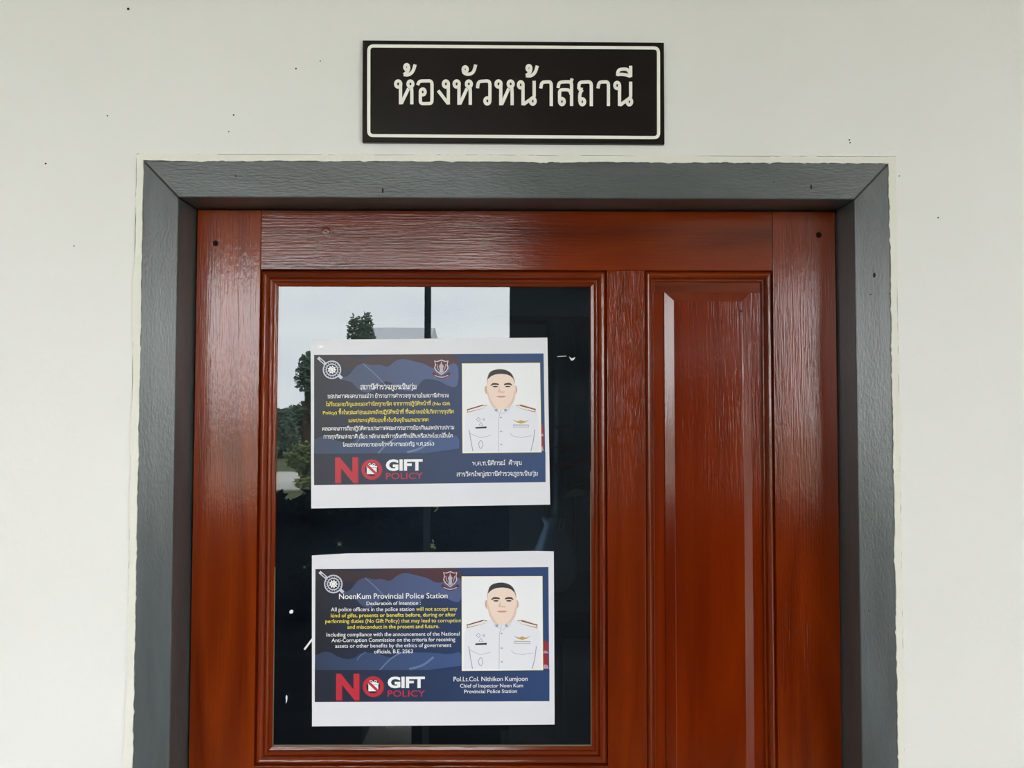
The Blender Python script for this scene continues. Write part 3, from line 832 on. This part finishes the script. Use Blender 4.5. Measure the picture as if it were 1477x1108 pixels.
    for i in range(8):
        a = 2 * math.pi * i / 8 + .3
        poly('emblem_petal', ell(ex + 3.0 * math.cos(a), ey + 3.0 * math.sin(a), .8, .55, 6), lay(3.3), MT['navy'], em)
    # ---------------- crest
    x0, y0, x1, y1 = shield
    sx = lambda u, v: (x0 + (x1 - x0) * u, y0 + (y1 - y0) * v)
    out = [(.02, .06), (.2, .1), (.5, 0), (.8, .1), (.98, .06), (.92, .3), (.98, .55), (.85, .75), (.5, 1.0), (.15, .75), (.02, .55), (.08, .3)]
    cs = poly('crest', [sx(*q) for q in out], lay(3), MT['glow'], root)
    poly('crest_field', [sx(.5 + (u - .5) * .86, .5 + (v - .5) * .87) for u, v in out], lay(3.1), MT['maroon'], cs)
    poly('crest_figure', [sx(*q) for q in ((.5, .1), (.56, .3), (.66, .42), (.6, .62), (.66, .78), (.5, .9), (.36, .78), (.4, .62), (.34, .42), (.44, .3))], lay(3.2), MT['silver'], cs)
    for s in (-1, 1):
        v, f = ribbon([[sx(.5 + s * .3, .3), sx(.5 + s * .26, .5), sx(.5 + s * .2, .68)]], 1.0)
        flat('crest_figure', v, f, lay(3.2), MT['silver'], cs)
    v, f = ribbon([chaikin([sx(-.08, .86), sx(.08, .98), sx(.5, 1.2), sx(.92, .98), sx(1.08, .86)])], 4.2)
    flat('crest_ribbon', v, f, lay(3.2), MT['maroon'], cs)
    v, f = ribbon([chaikin([sx(.05, 1.02), sx(.5, 1.18), sx(.95, 1.02)])], 1.0)
    flat('crest_ribbon', v, f, lay(3.3), MT['glow'], cs)
    # ---------------- NO GIFT POLICY mark
    nlay = text_line('slogan_lettering', 'N', pn((485.2, 1008)), pn((518.4, 1008)), 34.0 * (1 if not thai else .97), lay(3.2), MT['red'], root, HEAVY, shadow=(1.2, 1.2, MT['darkred']))
    c = pn((538.5, 990.6))
    rs = 1.0 if not thai else .98
    ng = flat('prohibition_ring', *ribbon([ell(*c, 12.6 * rs, 12.4 * rs, 30)], 5.0, True), lay(3.6), MT['red'], root)
    poly('ring_shadow', ell(c[0] + 1.0, c[1] + .6, 15.2 * rs, 14.9 * rs, 30), lay(2.9), MT['darkred'], ng)
    poly('ring_field', ell(*c, 11.4 * rs, 11.2 * rs, 30), lay(3.0), MT['navy'], ng)
    poly('gift_box', [(c[0] - 7, c[1] - 2.6), (c[0] + 7.2, c[1] - 2.6), (c[0] + 7.2, c[1] + 6.6), (c[0] - 7, c[1] + 6.6)], lay(3.2), MT['white'], ng)
    poly('gift_lid', [(c[0] - 7.6, c[1] - 5.4), (c[0] + 7.8, c[1] - 5.4), (c[0] + 7.8, c[1] - 3.0), (c[0] - 7.6, c[1] - 3.0)], lay(3.2), MT['white'], ng)
    for s in (-1, 1):
        v, f = ribbon([[(c[0], c[1] - 5.4), (c[0] + s * 2, c[1] - 8.6), (c[0] + s * 5, c[1] - 8.8), (c[0] + s * 4.6, c[1] - 6.4), (c[0], c[1] - 5.4)]], .9)
        flat('gift_bow', v, f, lay(3.2), MT['white'], ng)
    v, f = ribbon([[(c[0] - 8.8, c[1] - 8.4), (c[0] + 8.8, c[1] + 8.4)]], 3.6)
    flat('prohibition_slash', v, f, lay(3.5), MT['red'], ng)
    text_line('slogan_lettering', 'GIFT', pn((559.2, 991.8)), pn((612.8, 991.6)), 14.6, lay(3.2), MT['white'], root, HEAVY)
    text_line('slogan_lettering', 'POLICY', pn((559.2, 1005)), pn((613, 1004.8)), 8.8, lay(3.2), MT['red'], root, LAT)
    return root

n1 = notice('white paper notice in Thai with officer portrait, taped on upper half of the glass',
            [(448, 490.3), (620, 488.6), (789.5, 487), (793.5, 728), (449, 733.5)],
            [(453, 512), (784, 510), (787, 695.5), (453, 700)], [(667.2, 525.3), (778, 524.3), (780.2, 651.5), (668, 653)], (478.8, 533.5), (625.8, 518.8, 647.4, 541), True)
TXT = lambda t, x0, x1, y0, y1, cap, m, **k: text_line('notice_lettering', t, (x0, y0), (x1, y1), cap, lay(3.2), MT[m], n1, **k)
TXT('สถานีตำรวจภูธรเนินกุ่ม', 520, 600.5, 562, 561.2, 6.0, 'white', wth=1.35)
TXT('ขอประกาศเจตนารมณ์ว่า ข้าราชการตำรวจทุกนายในสถานีตำรวจ', 472.5, 647, 574.3, 573.2, 4.5, 'white', wth=1.2)
TXT('ไม่รับของขวัญและของกำนัลทุกชนิด จากการปฏิบัติหน้าที่ (No Gift', 470, 649.5, 586, 584.4, 4.5, 'yellow', wth=1.2)
TXT('Policy) ทั้งในขณะก่อนและหลังปฏิบัติหน้าที่ ที่จะส่งผลให้เกิดการทุจริต', 465.8, 654.5, 597.8, 596.4, 4.5, 'yellow', wth=1.2)
TXT('และประพฤติมิชอบทั้งในปัจจุบันและอนาคต', 502.8, 618, 609.2, 608.2, 4.5, 'yellow', wth=1.2)
TXT('ตลอดจนการถือปฏิบัติตามประกาศคณะกรรมการป้องกันและปราบปราม', 465, 655, 621.3, 619.2, 4.5, 'white', wth=1.2)
TXT('การทุจริตแห่งชาติ เรื่อง หลักเกณฑ์การรับทรัพย์สินหรือประโยชน์อื่นใด', 466.8, 653, 632.8, 631, 4.5, 'white', wth=1.2)
TXT('โดยธรรมจรรยาของเจ้าพนักงานของรัฐ พ.ศ.2563', 494.5, 626.2, 644.6, 642.6, 4.5, 'white', wth=1.2)
TXT('พ.ต.ท.นิติกรณ์  ค้ำจุน', 681, 752.6, 671.6, 670.6, 5.2, 'white', wth=1.15)
TXT('สารวัตรใหญ่สถานีตำรวจภูธรเนินกุ่ม', 658.8, 775.6, 687.4, 686, 5.2, 'white', wth=1.15)

n2 = notice('white paper notice in English with officer portrait, taped on lower half of the glass',
            [(449.8, 801.5), (470, 800.2), (500, 798.6), (560, 797.6), (620, 796.8), (700, 796), (775, 795), (798.8, 795.6), (800, 1045.3), (450, 1048)],
            P2PANEL, P2PHOTO, (480.8, 842.6), (638.8, 824, 660, 847), False)
TXE = lambda t, x0, x1, y0, y1, cap, m, **k: text_line('notice_lettering', t, (x0, y0), (x1, y1), cap, lay(3.2), MT[m], n2, **k)
TXE('NoenKum Provincial Police Station', 489, 645.6, 864.2, 863, 7.6, 'white')
TXE('Declaration of Intention :', 528.6, 606.8, 873, 872.4, 5.0, 'white')
TXE('All police officers in the police station', 477.2, 597.6, 882, 881.2, 5.4, 'white')
TXE('will not accept any', 600.2, 659.6, 881.2, 880.8, 5.4, 'yellow')
TXE('kind of gifts, presents or benefits before, during or after', 477.2, 657.4, 890.6, 889.2, 5.4, 'yellow')
TXE('performing duties (No Gift Policy) that may lead to corruption', 469.2, 665, 898.9, 897.6, 5.4, 'yellow')
TXE('and misconduct in the present and future.', 501, 633.6, 907.2, 906, 5.4, 'yellow')
TXE('Including compliance with the announcement of the National', 471, 663, 918.4, 916.8, 5.4, 'white')
TXE('Anti-Corruption Commission on the criteria for receiving', 478.2, 656.6, 926.4, 925, 5.4, 'white')
TXE('assets or other benefits by the ethics of government', 483.4, 651, 934.6, 933.2, 5.4, 'white')
TXE('officials, B.E. 2563', 539.6, 595.4, 942.6, 942.2, 5.4, 'white')
TXE('Pol.Lt.Col. Nithikon Kumjoon', 654.2, 761, 983, 982.2, 6.4, 'white')
TXE('Chief of Inspector Noen Kum', 663.6, 754.4, 992, 991.4, 5.2, 'white')
TXE('Provincial Police Station', 669.6, 745.6, 1000.2, 999.6, 5.2, 'white')

# glints of clear tape painted as white shapes at the upper notice's corners
for pts in ([(458.5, 501.2), (465.5, 498.6), (466.4, 500), (460, 502.2)], [(770, 506), (773.6, 501.6), (775.4, 506.4), (771, 508.6)]):
    poly('tape_glint', pts, lay(1.2), MT['tape'], n1)
crack([(904, 388), (893, 440), (885, 500), (882, 560)], .7, YD - .0001)
crack([(1165, 305), (1164, 330), (1161.5, 360)], .7, YD - .0001)
crack([(343, 412), (344, 450), (343.5, 488)], .6, YD - .0001)

# ------------------------------------------------------------------ pale marks on the glass
def glass_mark(name, pts, label, cat, th=.0004):
    o = slab_px(name, pts, YG - th, YG + .0001, MT['fleck'], None)
    props(o, label, cat)
glass_mark('white_strip', [(438, 936.2), (447.5, 923.6), (451, 919.5), (451, 924), (448.6, 926.6), (440, 938)], 'short slanted white strip on the glass beside the English notice', 'tape')  # thin white slanted slab laid on the glass
glass_mark('pale_fleck', [(417.2, 882), (420, 879.6), (423.2, 881), (422.4, 884.4), (419.6, 885.6), (417.6, 884.4)], 'small round white fleck on the glass above the slanted white strip', 'paint fleck')  # small round white slab laid on the glass
glass_mark('pale_fleck', [(821, 514.4), (824.6, 517.2), (829.8, 515.2), (828, 518.8), (825, 520.6), (823, 518.8)], 'small grey winged fleck on the glass beside the Thai notice', 'paint fleck')
glass_mark('pale_fleck', [(411.8, 1006), (413.4, 1002.6), (414.6, 1006), (413.8, 1012), (412.2, 1015.2), (412.6, 1010)], 'thin upright pale fleck low on the glass beside the English notice', 'paint fleck')
glass_mark('pale_fleck', [(804, 514), (817, 513.2), (817, 514.1), (804, 514.8)], 'fine level white scratch mark on the glass beside the Thai notice', 'paint fleck')

# ------------------------------------------------------------------ room behind the glass
MT['room_wall'] = mat('room_paint', (150, 156, 160), 0.8, 0.2)
MT['room_floor'] = mat('room_tile', (92, 88, 84), 0.35, 0.4)
MT['curtain'] = mat('teal_grey_curtain', (112, 134, 144), 0.85, 0.1)
MT['rod'] = mat('black_rod', (24, 22, 22), 0.35, 0.5)
MT['cabinet'] = mat('dark_cabinet', (48, 40, 38), 0.5, 0.4)
MT['vase'] = mat('blue_white_vase', (170, 184, 206), 0.25, 0.5)
MT['leaf_in'] = mat('flower_leaf', (62, 92, 52), 0.6, 0.3)
for k, c in (('fl_red', (176, 52, 40)), ('fl_orange', (196, 112, 48)), ('fl_pale', (222, 206, 196)), ('fl_purple', (108, 66, 120))):
    MT[k] = mat(k, c, 0.7, 0.2)
RX0, RX1, RY1, RZ = -2.2, 1.9, 3.6, 2.75
def wall_window(name, x0, x1, ys, zs, m):
    v, f = [], []
    for x in (x0, x1):
        for z in zs:
            for y in ys: v.append((x, y, z))
    I = lambda s, r, c: s * 16 + r * 4 + c
    for r in range(3):
        for c in range(3):
            if r == 1 and c == 1: continue
            f.append((I(0, r, c), I(0, r + 1, c), I(0, r + 1, c + 1), I(0, r, c + 1)))
            f.append((I(1, r, c), I(1, r, c + 1), I(1, r + 1, c + 1), I(1, r + 1, c)))
    ring = [(0, 0), (0, 1), (0, 2), (0, 3), (1, 3), (2, 3), (3, 3), (3, 2), (3, 1), (3, 0), (2, 0), (1, 0)]
    hole = [(1, 1), (2, 1), (2, 2), (1, 2)]
    for L in (ring, hole):
        for a, b in zip(L, L[1:] + L[:1]):
            f.append((I(0, *a), I(0, *b), I(1, *b), I(1, *a)))
    return mesh(name, v, f, m)
wy0, wy1, wz0, wz1 = 0.8, 2.8, 0.9, 2.3  # side window opening added to let daylight into the room
props(wall_window('wall_left', RX0 - .1, RX0, (.15, wy0, wy1, RY1 + .1), (0, wz0, wz1, RZ), MT['room_wall']), 'side wall of the dark room with an added window', 'wall', kind='structure')
w1 = empty('added_window', (RX0 - .05, (wy0 + wy1) / 2, wz0))
props(w1, 'side window added to light the dark room behind the door', 'window', kind='structure')
box('pane', RX0 - .055, RX0 - .05, wy0, wy1, wz0, wz1, MT['clear'], w1)
for a in (0, 1):
    box('window_frame', RX0 - .08, RX0 - .02, (wy0, wy1 - .04)[a], (wy0 + .04, wy1)[a], wz0, wz1, MT['frame'], w1)
    box('window_frame', RX0 - .08, RX0 - .02, wy0 + .04, wy1 - .04, (wz0, wz1 - .04)[a], (wz0 + .04, wz1)[a], MT['frame'], w1)
for nm, b, lb in (('wall_right', (RX1, RX1 + .1, .15, RY1 + .1, 0, RZ), 'plain side wall of the dark room without a window'),
                  ('wall_back', (RX0, RX1, RY1, RY1 + .1, 0, RZ), 'far wall of the dark room behind the door glass')):
    props(box(nm, *b, MT['room_wall']), lb, 'wall', kind='structure')
props(box('floor', RX0 - .1, RX1 + .1, .15, RY1 + .1, -.1, 0, MT['room_floor']), 'tiled floor of the dark room behind the door', 'floor', kind='structure')
props(box('ceiling', RX0 - .1, RX1 + .1, .15, RY1 + .1, RZ, RZ + .1, MT['room_wall']), 'flat ceiling of the dark room behind the door', 'ceiling', kind='structure')

# curtain on a rod along the right part of the room
yc = 1.45
c0, c1 = at(760, 470, yc), at(900, 470, yc)
rod = empty('curtain_rod', (c0.x, yc, at(800, 462, yc).z))
props(rod, 'black curtain rod with round finial inside the room', 'curtain rod')
zr = at(800, 462, yc).z
def tube(name, a, b, r, m, parent=None, n=10):
    a, b = Vector(a), Vector(b)
    d = (b - a).normalized()
    u = d.cross(Vector((0, 0, 1)) if abs(d.z) < .9 else Vector((1, 0, 0))).normalized()
    w = d.cross(u)
    v, f = [], []
    for p in (a, b):
        for i in range(n):
            t = 2 * math.pi * i / n
            v.append(p + (u * math.cos(t) + w * math.sin(t)) * r)
    for i in range(n):
        j = (i + 1) % n
        f.append((i, j, n + j, n + i))
    f += [tuple(range(n - 1, -1, -1)), tuple(range(n, 2 * n))]
    return mesh(name, v, f, m, parent, smooth=True)
def lathe(name, c, prof, m, parent=None, n=20):
    v, f = [], []
    for r, z in prof:
        for i in range(n):
            t = 2 * math.pi * i / n
            v.append((c[0] + r * math.cos(t), c[1] + r * math.sin(t), c[2] + z))
    for k in range(len(prof) - 1):
        for i in range(n):
            j = (i + 1) % n
            f.append((k * n + i, k * n + j, k * n + n + j, k * n + n + i))
    f += [tuple(range(n - 1, -1, -1)), tuple(range((len(prof) - 1) * n, len(prof) * n))]
    return mesh(name, v, f, m, parent, smooth=True)
tube('pole', (c0.x - .55, yc, zr), (RX1, yc, zr), .012, MT['rod'], rod)
fx = c0.x - .56
lathe('finial', (fx, yc, zr - .03), [(.004, 0), (.022, .01), (.03, .03), (.022, .05), (.004, .06)], MT['rod'], rod)
def curtain(name, x0, x1, folds, amp, label):
    v, f = [], []
    nx, nz_ = folds * 8, 14
    for j in range(nz_ + 1):
        t = j / nz_
        for i in range(nx + 1):
            s = i / nx
            a = amp * (0.55 + .45 * t)
            v.append((x0 + (x1 - x0) * s, yc - .062 + a * math.sin(s * folds * 2 * math.pi) + .012 * math.sin(7 * s + 3 * t), zr - .005 - (zr - .06) * t))
    for j in range(nz_):
        for i in range(nx):
            k = j * (nx + 1) + i
            f.append((k, k + nx + 1, k + nx + 2, k + 1))
    o = mesh(name, v, f, MT['curtain'], None, smooth=True)
    o.modifiers.new('thick', 'SOLIDIFY').thickness = .003
    props(o, label, 'curtain', 'curtains inside the room')
curtain('curtain', at(828, 500, yc).x, at(1010, 500, yc).x, 7, .03, 'teal grey pleated curtain with deep narrow folds behind the glass')
curtain('curtain', at(788, 500, yc).x, at(826, 500, yc).x, 2, .02, 'narrow curtain panel of two folds behind the Thai notice edge')

# cabinet with flowers
yv = 1.05
vz = at(815, 850, yv).z
cb = empty('low_cabinet', (at(790, 850, yv).x, yv, 0))
props(cb, 'dark low cabinet standing under the flowers inside the room', 'cabinet')
cx = at(815, 850, yv).x
box('body', cx - .42, cx + .36, yv - .2, yv + .2, .06, vz - .02, MT['cabinet'], cb, .003)
box('cabinet_top', cx - .44, cx + .38, yv - .22, yv + .22, vz - .02, vz, MT['cabinet'], cb, .003)
for sx_ in (-.41, .3):
    for sy in (-.18, .13):
        box('leg', cx + sx_, cx + sx_ + .05, yv + sy, yv + sy + .05, 0, .06, MT['cabinet'], cb)
for k in range(2):
    d = box('door', cx - .40 + .38 * k, cx - .04 + .38 * k, yv - .215, yv - .199, .1, vz - .06, MT['cabinet'], cb, .002)
    box('handle', cx - .08 + .10 * k, cx - .065 + .10 * k, yv - .232, yv - .214, .5, .62, MT['rod'], d)
def flowers(px, zb, hgt, cols, n, label, sd):
    rnd = random.Random(sd)
    x = at(px, 700, yv).x
    vs = empty('flower_vase', (x, yv, zb))
    props(vs, label, 'flowers', 'flower vases inside the room')
    lathe('vase', (x, yv, zb), [(.035, 0), (.055, .03), (.06, .08), (.035, .14), (.026, .16), (.034, .18)], MT['vase'], vs)
    for i in range(n):
        a, r = rnd.uniform(0, 6.28), rnd.uniform(.02, .11)
        top = Vector((x + r * math.cos(a), yv + r * math.sin(a), zb + .18 + hgt * rnd.uniform(.45, 1)))
        st = tube('stem', (x + .012 * math.cos(a), yv + .012 * math.sin(a), zb + .12), top, .0025, MT['leaf_in'], vs, 5)
        v, f = [], []
        for k in range(7):
            b = 2 * math.pi * k / 7
            for q, (rr, zz, ww) in enumerate(((.004, 0, .003), (.022, .010, .010), (.034, .006, .006))):
                for s in (-1, 1):
                    v.append(top + Vector((rr * math.cos(b) - s * ww * math.sin(b), rr * math.sin(b) + s * ww * math.cos(b), zz)))
            o = k * 6
            f += [(o, o + 1, o + 3, o + 2), (o + 2, o + 3, o + 5, o + 4)]
        mesh('blossom', v, f, MT[rnd.choice(cols)], vs)
        m_ = top.lerp(Vector((x, yv, zb + .14)), .45)
        v = [m_, m_ + Vector((.04 * math.cos(a + 1), .04 * math.sin(a + 1), .03)), m_ + Vector((.09 * math.cos(a + .7), .09 * math.sin(a + .7), .02)), m_ + Vector((.04 * math.cos(a + .3), .04 * math.sin(a + .3), .005))]
        mesh('leaf', v, [(0, 1, 2, 3)], MT['leaf_in'], vs)
flowers(800, vz, .24, ['fl_red', 'fl_orange'], 9, 'vase of red and orange flowers on the cabinet inside', 5)
flowers(905, vz, .12, ['fl_pale', 'fl_purple'], 8, 'shorter vase of pale and purple flowers on the cabinet inside', 9)

# ------------------------------------------------------------------ covered terrace behind the photographer (seen in the glass and the varnish)
MT['terrace'] = mat('terrace_tile', (206, 200, 192), 0.5, 0.3, var=((3, 3, 3), (214, 208, 200)))
MT['soffit'] = mat('soffit_board', (236, 232, 224), 0.7, 0.2)
MT['pillar'] = mat('pillar_paint', (122, 130, 134), 0.6, 0.3, bump=((60, 60, 60), .2, .001))
MT['endwall'] = mat('end_wall_paint', (196, 194, 188), 0.7, 0.2)
MT['steel'] = mat('painted_steel', (136, 154, 168), 0.4, 0.5)
MT['grass'] = mat('grass_ground', (84, 92, 62), 0.9, 0.1, var=((.5, .5, .5), (104, 108, 76)))
MT['asphalt'] = mat('grey_asphalt', (62, 62, 63), 0.9, 0.1, var=((2, 2, 2), (72, 72, 71)))
MT['road'] = mat('pale_concrete', (190, 188, 180), 0.8, 0.2, var=((1, 1, 1), (204, 202, 194)))
MT['leafA'] = mat('tree_leaf', (98, 116, 96), 0.55, 0.3)
MT['leafB'] = mat('bright_leaf', (138, 148, 100), 0.55, 0.3)
MT['leafD'] = mat('evergreen_leaf', (44, 58, 44), 0.6, 0.2)
MT['leafC'] = mat('hedge_leaf', (28, 40, 42), 0.6, 0.2)
MT['bark'] = mat('bark', (82, 70, 58), 0.9, 0.1)
MT['pot'] = mat('black_pot', (30, 32, 36), 0.5, 0.4)
MT['house'] = mat('white_house', (236, 236, 232), 0.7, 0.2)
MT['roof'] = mat('grey_roof', (196, 200, 204), 0.5, 0.4)
YT, YI = -4.6, -2.85                        # terrace edge; inner row of supports
ZC = 3.00                                   # soffit height
def mir(px, py, Y):
    """point at depth Y that is seen at this photo pixel as a reflection in the glass plane"""
    p = at(px, py, 2 * YG - Y)
    return Vector((p.x, Y, p.z))
props(box('floor_terrace', -5.2, 5.2, YT, .15, -.1, 0, MT['terrace']), 'pale tiled terrace floor in front of the wall', 'floor', kind='structure')
props(box('ceiling_terrace', -5.2, 5.2, YT - .1, .15, ZC, ZC + .12, MT['soffit']), 'white boarded terrace ceiling above the sign', 'ceiling', kind='structure')
props(box('added_fascia', -5.2, 5.2, YT - .1, YT + .02, 2.71, ZC + .001, MT['soffit']), 'white fascia board added along the terrace roof edge to hide high sky', 'fascia board', kind='structure')  # added low board that cuts sky from the upper door's reflection
props(box('added_wall_left', -2.9, -2.8, YT + .02, YW, 0, ZC, MT['endwall']), 'grey terrace end wall added to dim light from the hinge side', 'wall', kind='structure')  # both end walls added and spaced to control side light
props(box('added_wall_right', 5.1, 5.2, YT + .02, YW, 0, ZC, MT['endwall']), 'grey terrace end wall added to limit light from the panel side', 'wall', kind='structure')
props(box('ground', -60, 60, -70, 40, -.3, -.12, MT['grass']), 'grass ground in front of the terrace', 'ground', kind='structure')
props(box('apron', -9, 9, YT - 2.4, YT, -.14, -.1, MT['asphalt']), 'grey asphalt apron along the terrace edge', 'paving', kind='structure')
props(box('road', -60, 60, -21.5, -16.5, -.13, -.09, MT['road']), 'pale concrete road across the grass', 'road', kind='structure')
# thick pillar and slim steel post on the terrace
pa, pb = mir(735, 450, YI + .2).x, mir(925, 450, YI + .2).x
pl = empty('terrace_pillar', ((pa + pb) / 2, YI + .4, 0))
props(pl, 'thick grey square pillar on the terrace', 'pillar')
box('shaft', pa, pb, YI + .1, YI + .6, 0, ZC + .001, MT['pillar'], pl, .008)
box('plinth', pa - .04, pb + .04, YI + .06, YI + .64, 0, .14, MT['pillar'], pl, .008)
box('capital', pa - .03, pb + .03, YI + .07, YI + .63, ZC - .1, ZC + .001, MT['pillar'], pl, .008)
q0, q1 = mir(612.5, 450, YI + .15).x, mir(621.5, 450, YI + .15).x
ps = empty('steel_post', ((q0 + q1) / 2, YI + .15, 0))
props(ps, 'slim blue grey steel post on the terrace', 'post')
box('tube', q0, q1, YI + .13, YI + .13 + (q1 - q0), 0, ZC + .001, MT['steel'], ps, .003)
box('base_plate', q0 - .04, q1 + .04, YI + .09, YI + .17 + (q1 - q0), 0, .008, MT['steel'], ps)
box('top_plate', q0 - .04, q1 + .04, YI + .09, YI + .17 + (q1 - q0), ZC - .008, ZC + .001, MT['steel'], ps)

def leaves(centres, n, size, sd):
    """loose leaf blades scattered through ellipsoids: (centre, radii)"""
    rnd = random.Random(sd)
    v, f = [], []
    for c, r in centres:
        for _ in range(n):
            while True:
                p = Vector((rnd.uniform(-1, 1), rnd.uniform(-1, 1), rnd.uniform(-1, 1)))
                if .3 < p.length < 1: break
            p = Vector((c[0] + p.x * r[0], c[1] + p.y * r[1], c[2] + p.z * r[2]))
            a = Vector((rnd.gauss(0, 1), rnd.gauss(0, 1), rnd.gauss(0, .6))).normalized()
            b = a.cross(Vector((rnd.gauss(0, 1), rnd.gauss(0, 1), rnd.gauss(0, 1)))).normalized()
            s = size * rnd.uniform(.6, 1.3)
            o = len(v)
            v += [p - a * s, p + b * s * .45, p + a * s, p - b * s * .45]
            f.append((o, o + 1, o + 2, o + 3))
    return v, f
def tree(px, py_top, Y, width, label, m, sd, blobs=9, n=420, size=.16, low=.25):
    top = mir(px, py_top, Y)
    rnd = random.Random(sd)
    h = top.z
    t = empty('tree', (top.x, Y, -.12))
    props(t, label, 'tree', 'trees beyond the terrace')
    tube('trunk', (top.x, Y, -.12), (top.x + .05, Y, h * .62), .07 + h * .012, MT['bark'], t, 9)
    cs = []
    for k in range(blobs):
        zt = low + (1 - low) * (k + .6) / blobs
        w = width * (1.0 - .55 * max(0, (zt - .45) / .55))
        cs.append(((top.x + rnd.uniform(-.55, .55) * w, Y + rnd.uniform(-.5, .5) * w, h * min(zt, .9)), (w * .5, w * .5, h * .12)))
        tube('branch', (top.x + .03, Y, h * (zt * .6)), cs[-1][0], .025, MT['bark'], t, 5)
    v, f = leaves(cs, n, size, sd)
    mesh('crown', v, f, m, t)
tree(518, 455, -24, 1.0, 'slender dark tree reflected in the glass above the Thai notice', MT['leafA'], 21, 10, 420, .08)
tree(441, 508, -17, .75, 'loose green tree reflected in the glass beside the Thai notice', MT['leafA'], 22, 9, 500, .055)
tree(447, 640, -11, .7, 'bright yellow green bush reflected in the glass below the loose green tree', MT['leafB'], 23, 6, 380, .06, .1)
tree(405, 588, -30, 2.4, 'broad tree standing beyond the road', MT['leafA'], 24, 8, 420, .18, .12)
tree(330, 560, -36, 2.6, 'wide low tree beyond the road far from the pillar', MT['leafA'], 25, 8, 420, .2, .1)
tree(1040, 335, -9, 1.7, 'tall dense tree added behind the pillar to block sky from the door panel', MT['leafD'], 26, 14, 1900, .15, .15)  # thickened and darkened to keep sky out of the panel's reflection
tree(955, 440, -5.6, .6, 'smaller dense tree close beside the pillar', MT['leafD'], 27, 9, 900, .08, .2)
# two dark hedges added to darken low reflections, a gap between the troughs
for k, (pa_, pb_, lb) in enumerate(((40, 523, 'long dark hedge added to darken reflections, in a black trough beside the slim steel post'), (594, 1440, 'long dark hedge added to darken reflections, in a black trough beside the thick pillar'))):
    Y = YI - .26
    xa, xb = mir(pa_, 900, YI - .06).x, mir(pb_, 900, YI - .06).x
    hd = empty('added_hedge', ((xa + xb) / 2, Y, 0))
    props(hd, lb, 'hedge', 'added hedge troughs on the terrace')
    box('trough', xa, xb, Y - .18, Y + .2, 0, .46, MT['pot'], hd, .01)
    top = mir(500, 706, Y).z
    cs = []
    fa, fb = (xa, mir(557, 800, Y).x - .012) if k == 0 else (mir(557, 800, Y).x + .012, xb)
    n = max(2, round((fb - fa) / .26))
    for i in range(n):
        cx_ = fa + (fb - fa) * (i + .5) / n
        hw = (fb - fa) / n * .5
        for z_, rz2 in ((top - .18, .17), (top - .42, .2), (top - .68, .2), (top - .9, .18)):
            if xa - .02 < cx_ < xb + .02 or z_ > .5: cs.append(((cx_, Y, z_), (hw * (1.3 if 0 < i < n - 1 else .78), .2, rz2)))
        tube('stem', (min(max(cx_, xa + .03), xb - .03), Y, .4), (cx_, Y, top - .5), .014, MT['bark'], hd, 6)
    v, f = leaves(cs, 520, .05, 40 + k)
    mesh('foliage', v, f, MT['leafC'], hd)
Yp = YI - .95  # shrub added to plug the bright gap seen between the hedges
xp = mir(557, 800, Yp).x
ptd = empty('added_shrub', (xp, Yp, 0))
props(ptd, 'dark narrow shrub in a black pot, added to block the gap between the hedge troughs', 'shrub')
lathe('pot', (xp, Yp, 0), [(.12, 0), (.14, .02), (.17, .3), (.19, .32), (.19, .36), (.16, .36)], MT['pot'], ptd)
tube('stem', (xp, Yp, .3), (xp, Yp, .7), .016, MT['bark'], ptd, 7)
tp = mir(557, 700, Yp).z
v, f = leaves([((xp, Yp, tp - .2), (.24, .2, .2)), ((xp, Yp, tp - .45), (.25, .2, .25)), ((xp, Yp, tp - .72), (.22, .2, .22))], 900, .06, 77)
mesh('foliage', v, f, MT['leafC'], ptd)
# white shed across the road
h0, h1 = mir(528, 480, -27).x, mir(612, 480, -27).x
hz = mir(570, 478, -27).z
sh = empty('white_shed', ((h0 + h1) / 2, -29, -.12))
props(sh, 'small white shed with pale roof across the road', 'building')
box('shed_wall', h0, h1, -31, -27, -.12, hz - .35, MT['house'], sh)
rz_ = hz - .35
mesh('shed_roof', [(h0 - .2, -26.7, rz_), (h1 + .2, -26.7, rz_), (h1 + .2, -29, rz_ + .7), (h0 - .2, -29, rz_ + .7), (h0 - .2, -31.3, rz_), (h1 + .2, -31.3, rz_)], [(0, 1, 2, 3), (3, 2, 5, 4), (0, 3, 4), (1, 5, 2), (0, 4, 5, 1)], MT['roof'], sh)
wn = box('window', (h0 + h1) / 2 - .9, (h0 + h1) / 2 - .1, -27.0, -26.96, 1.0, 2.1, MT['steel'], sh)
box('shed_door', (h0 + h1) / 2 + .2, (h0 + h1) / 2 + .9, -27.0, -26.96, -.1, 2.0, MT['steel'], sh)
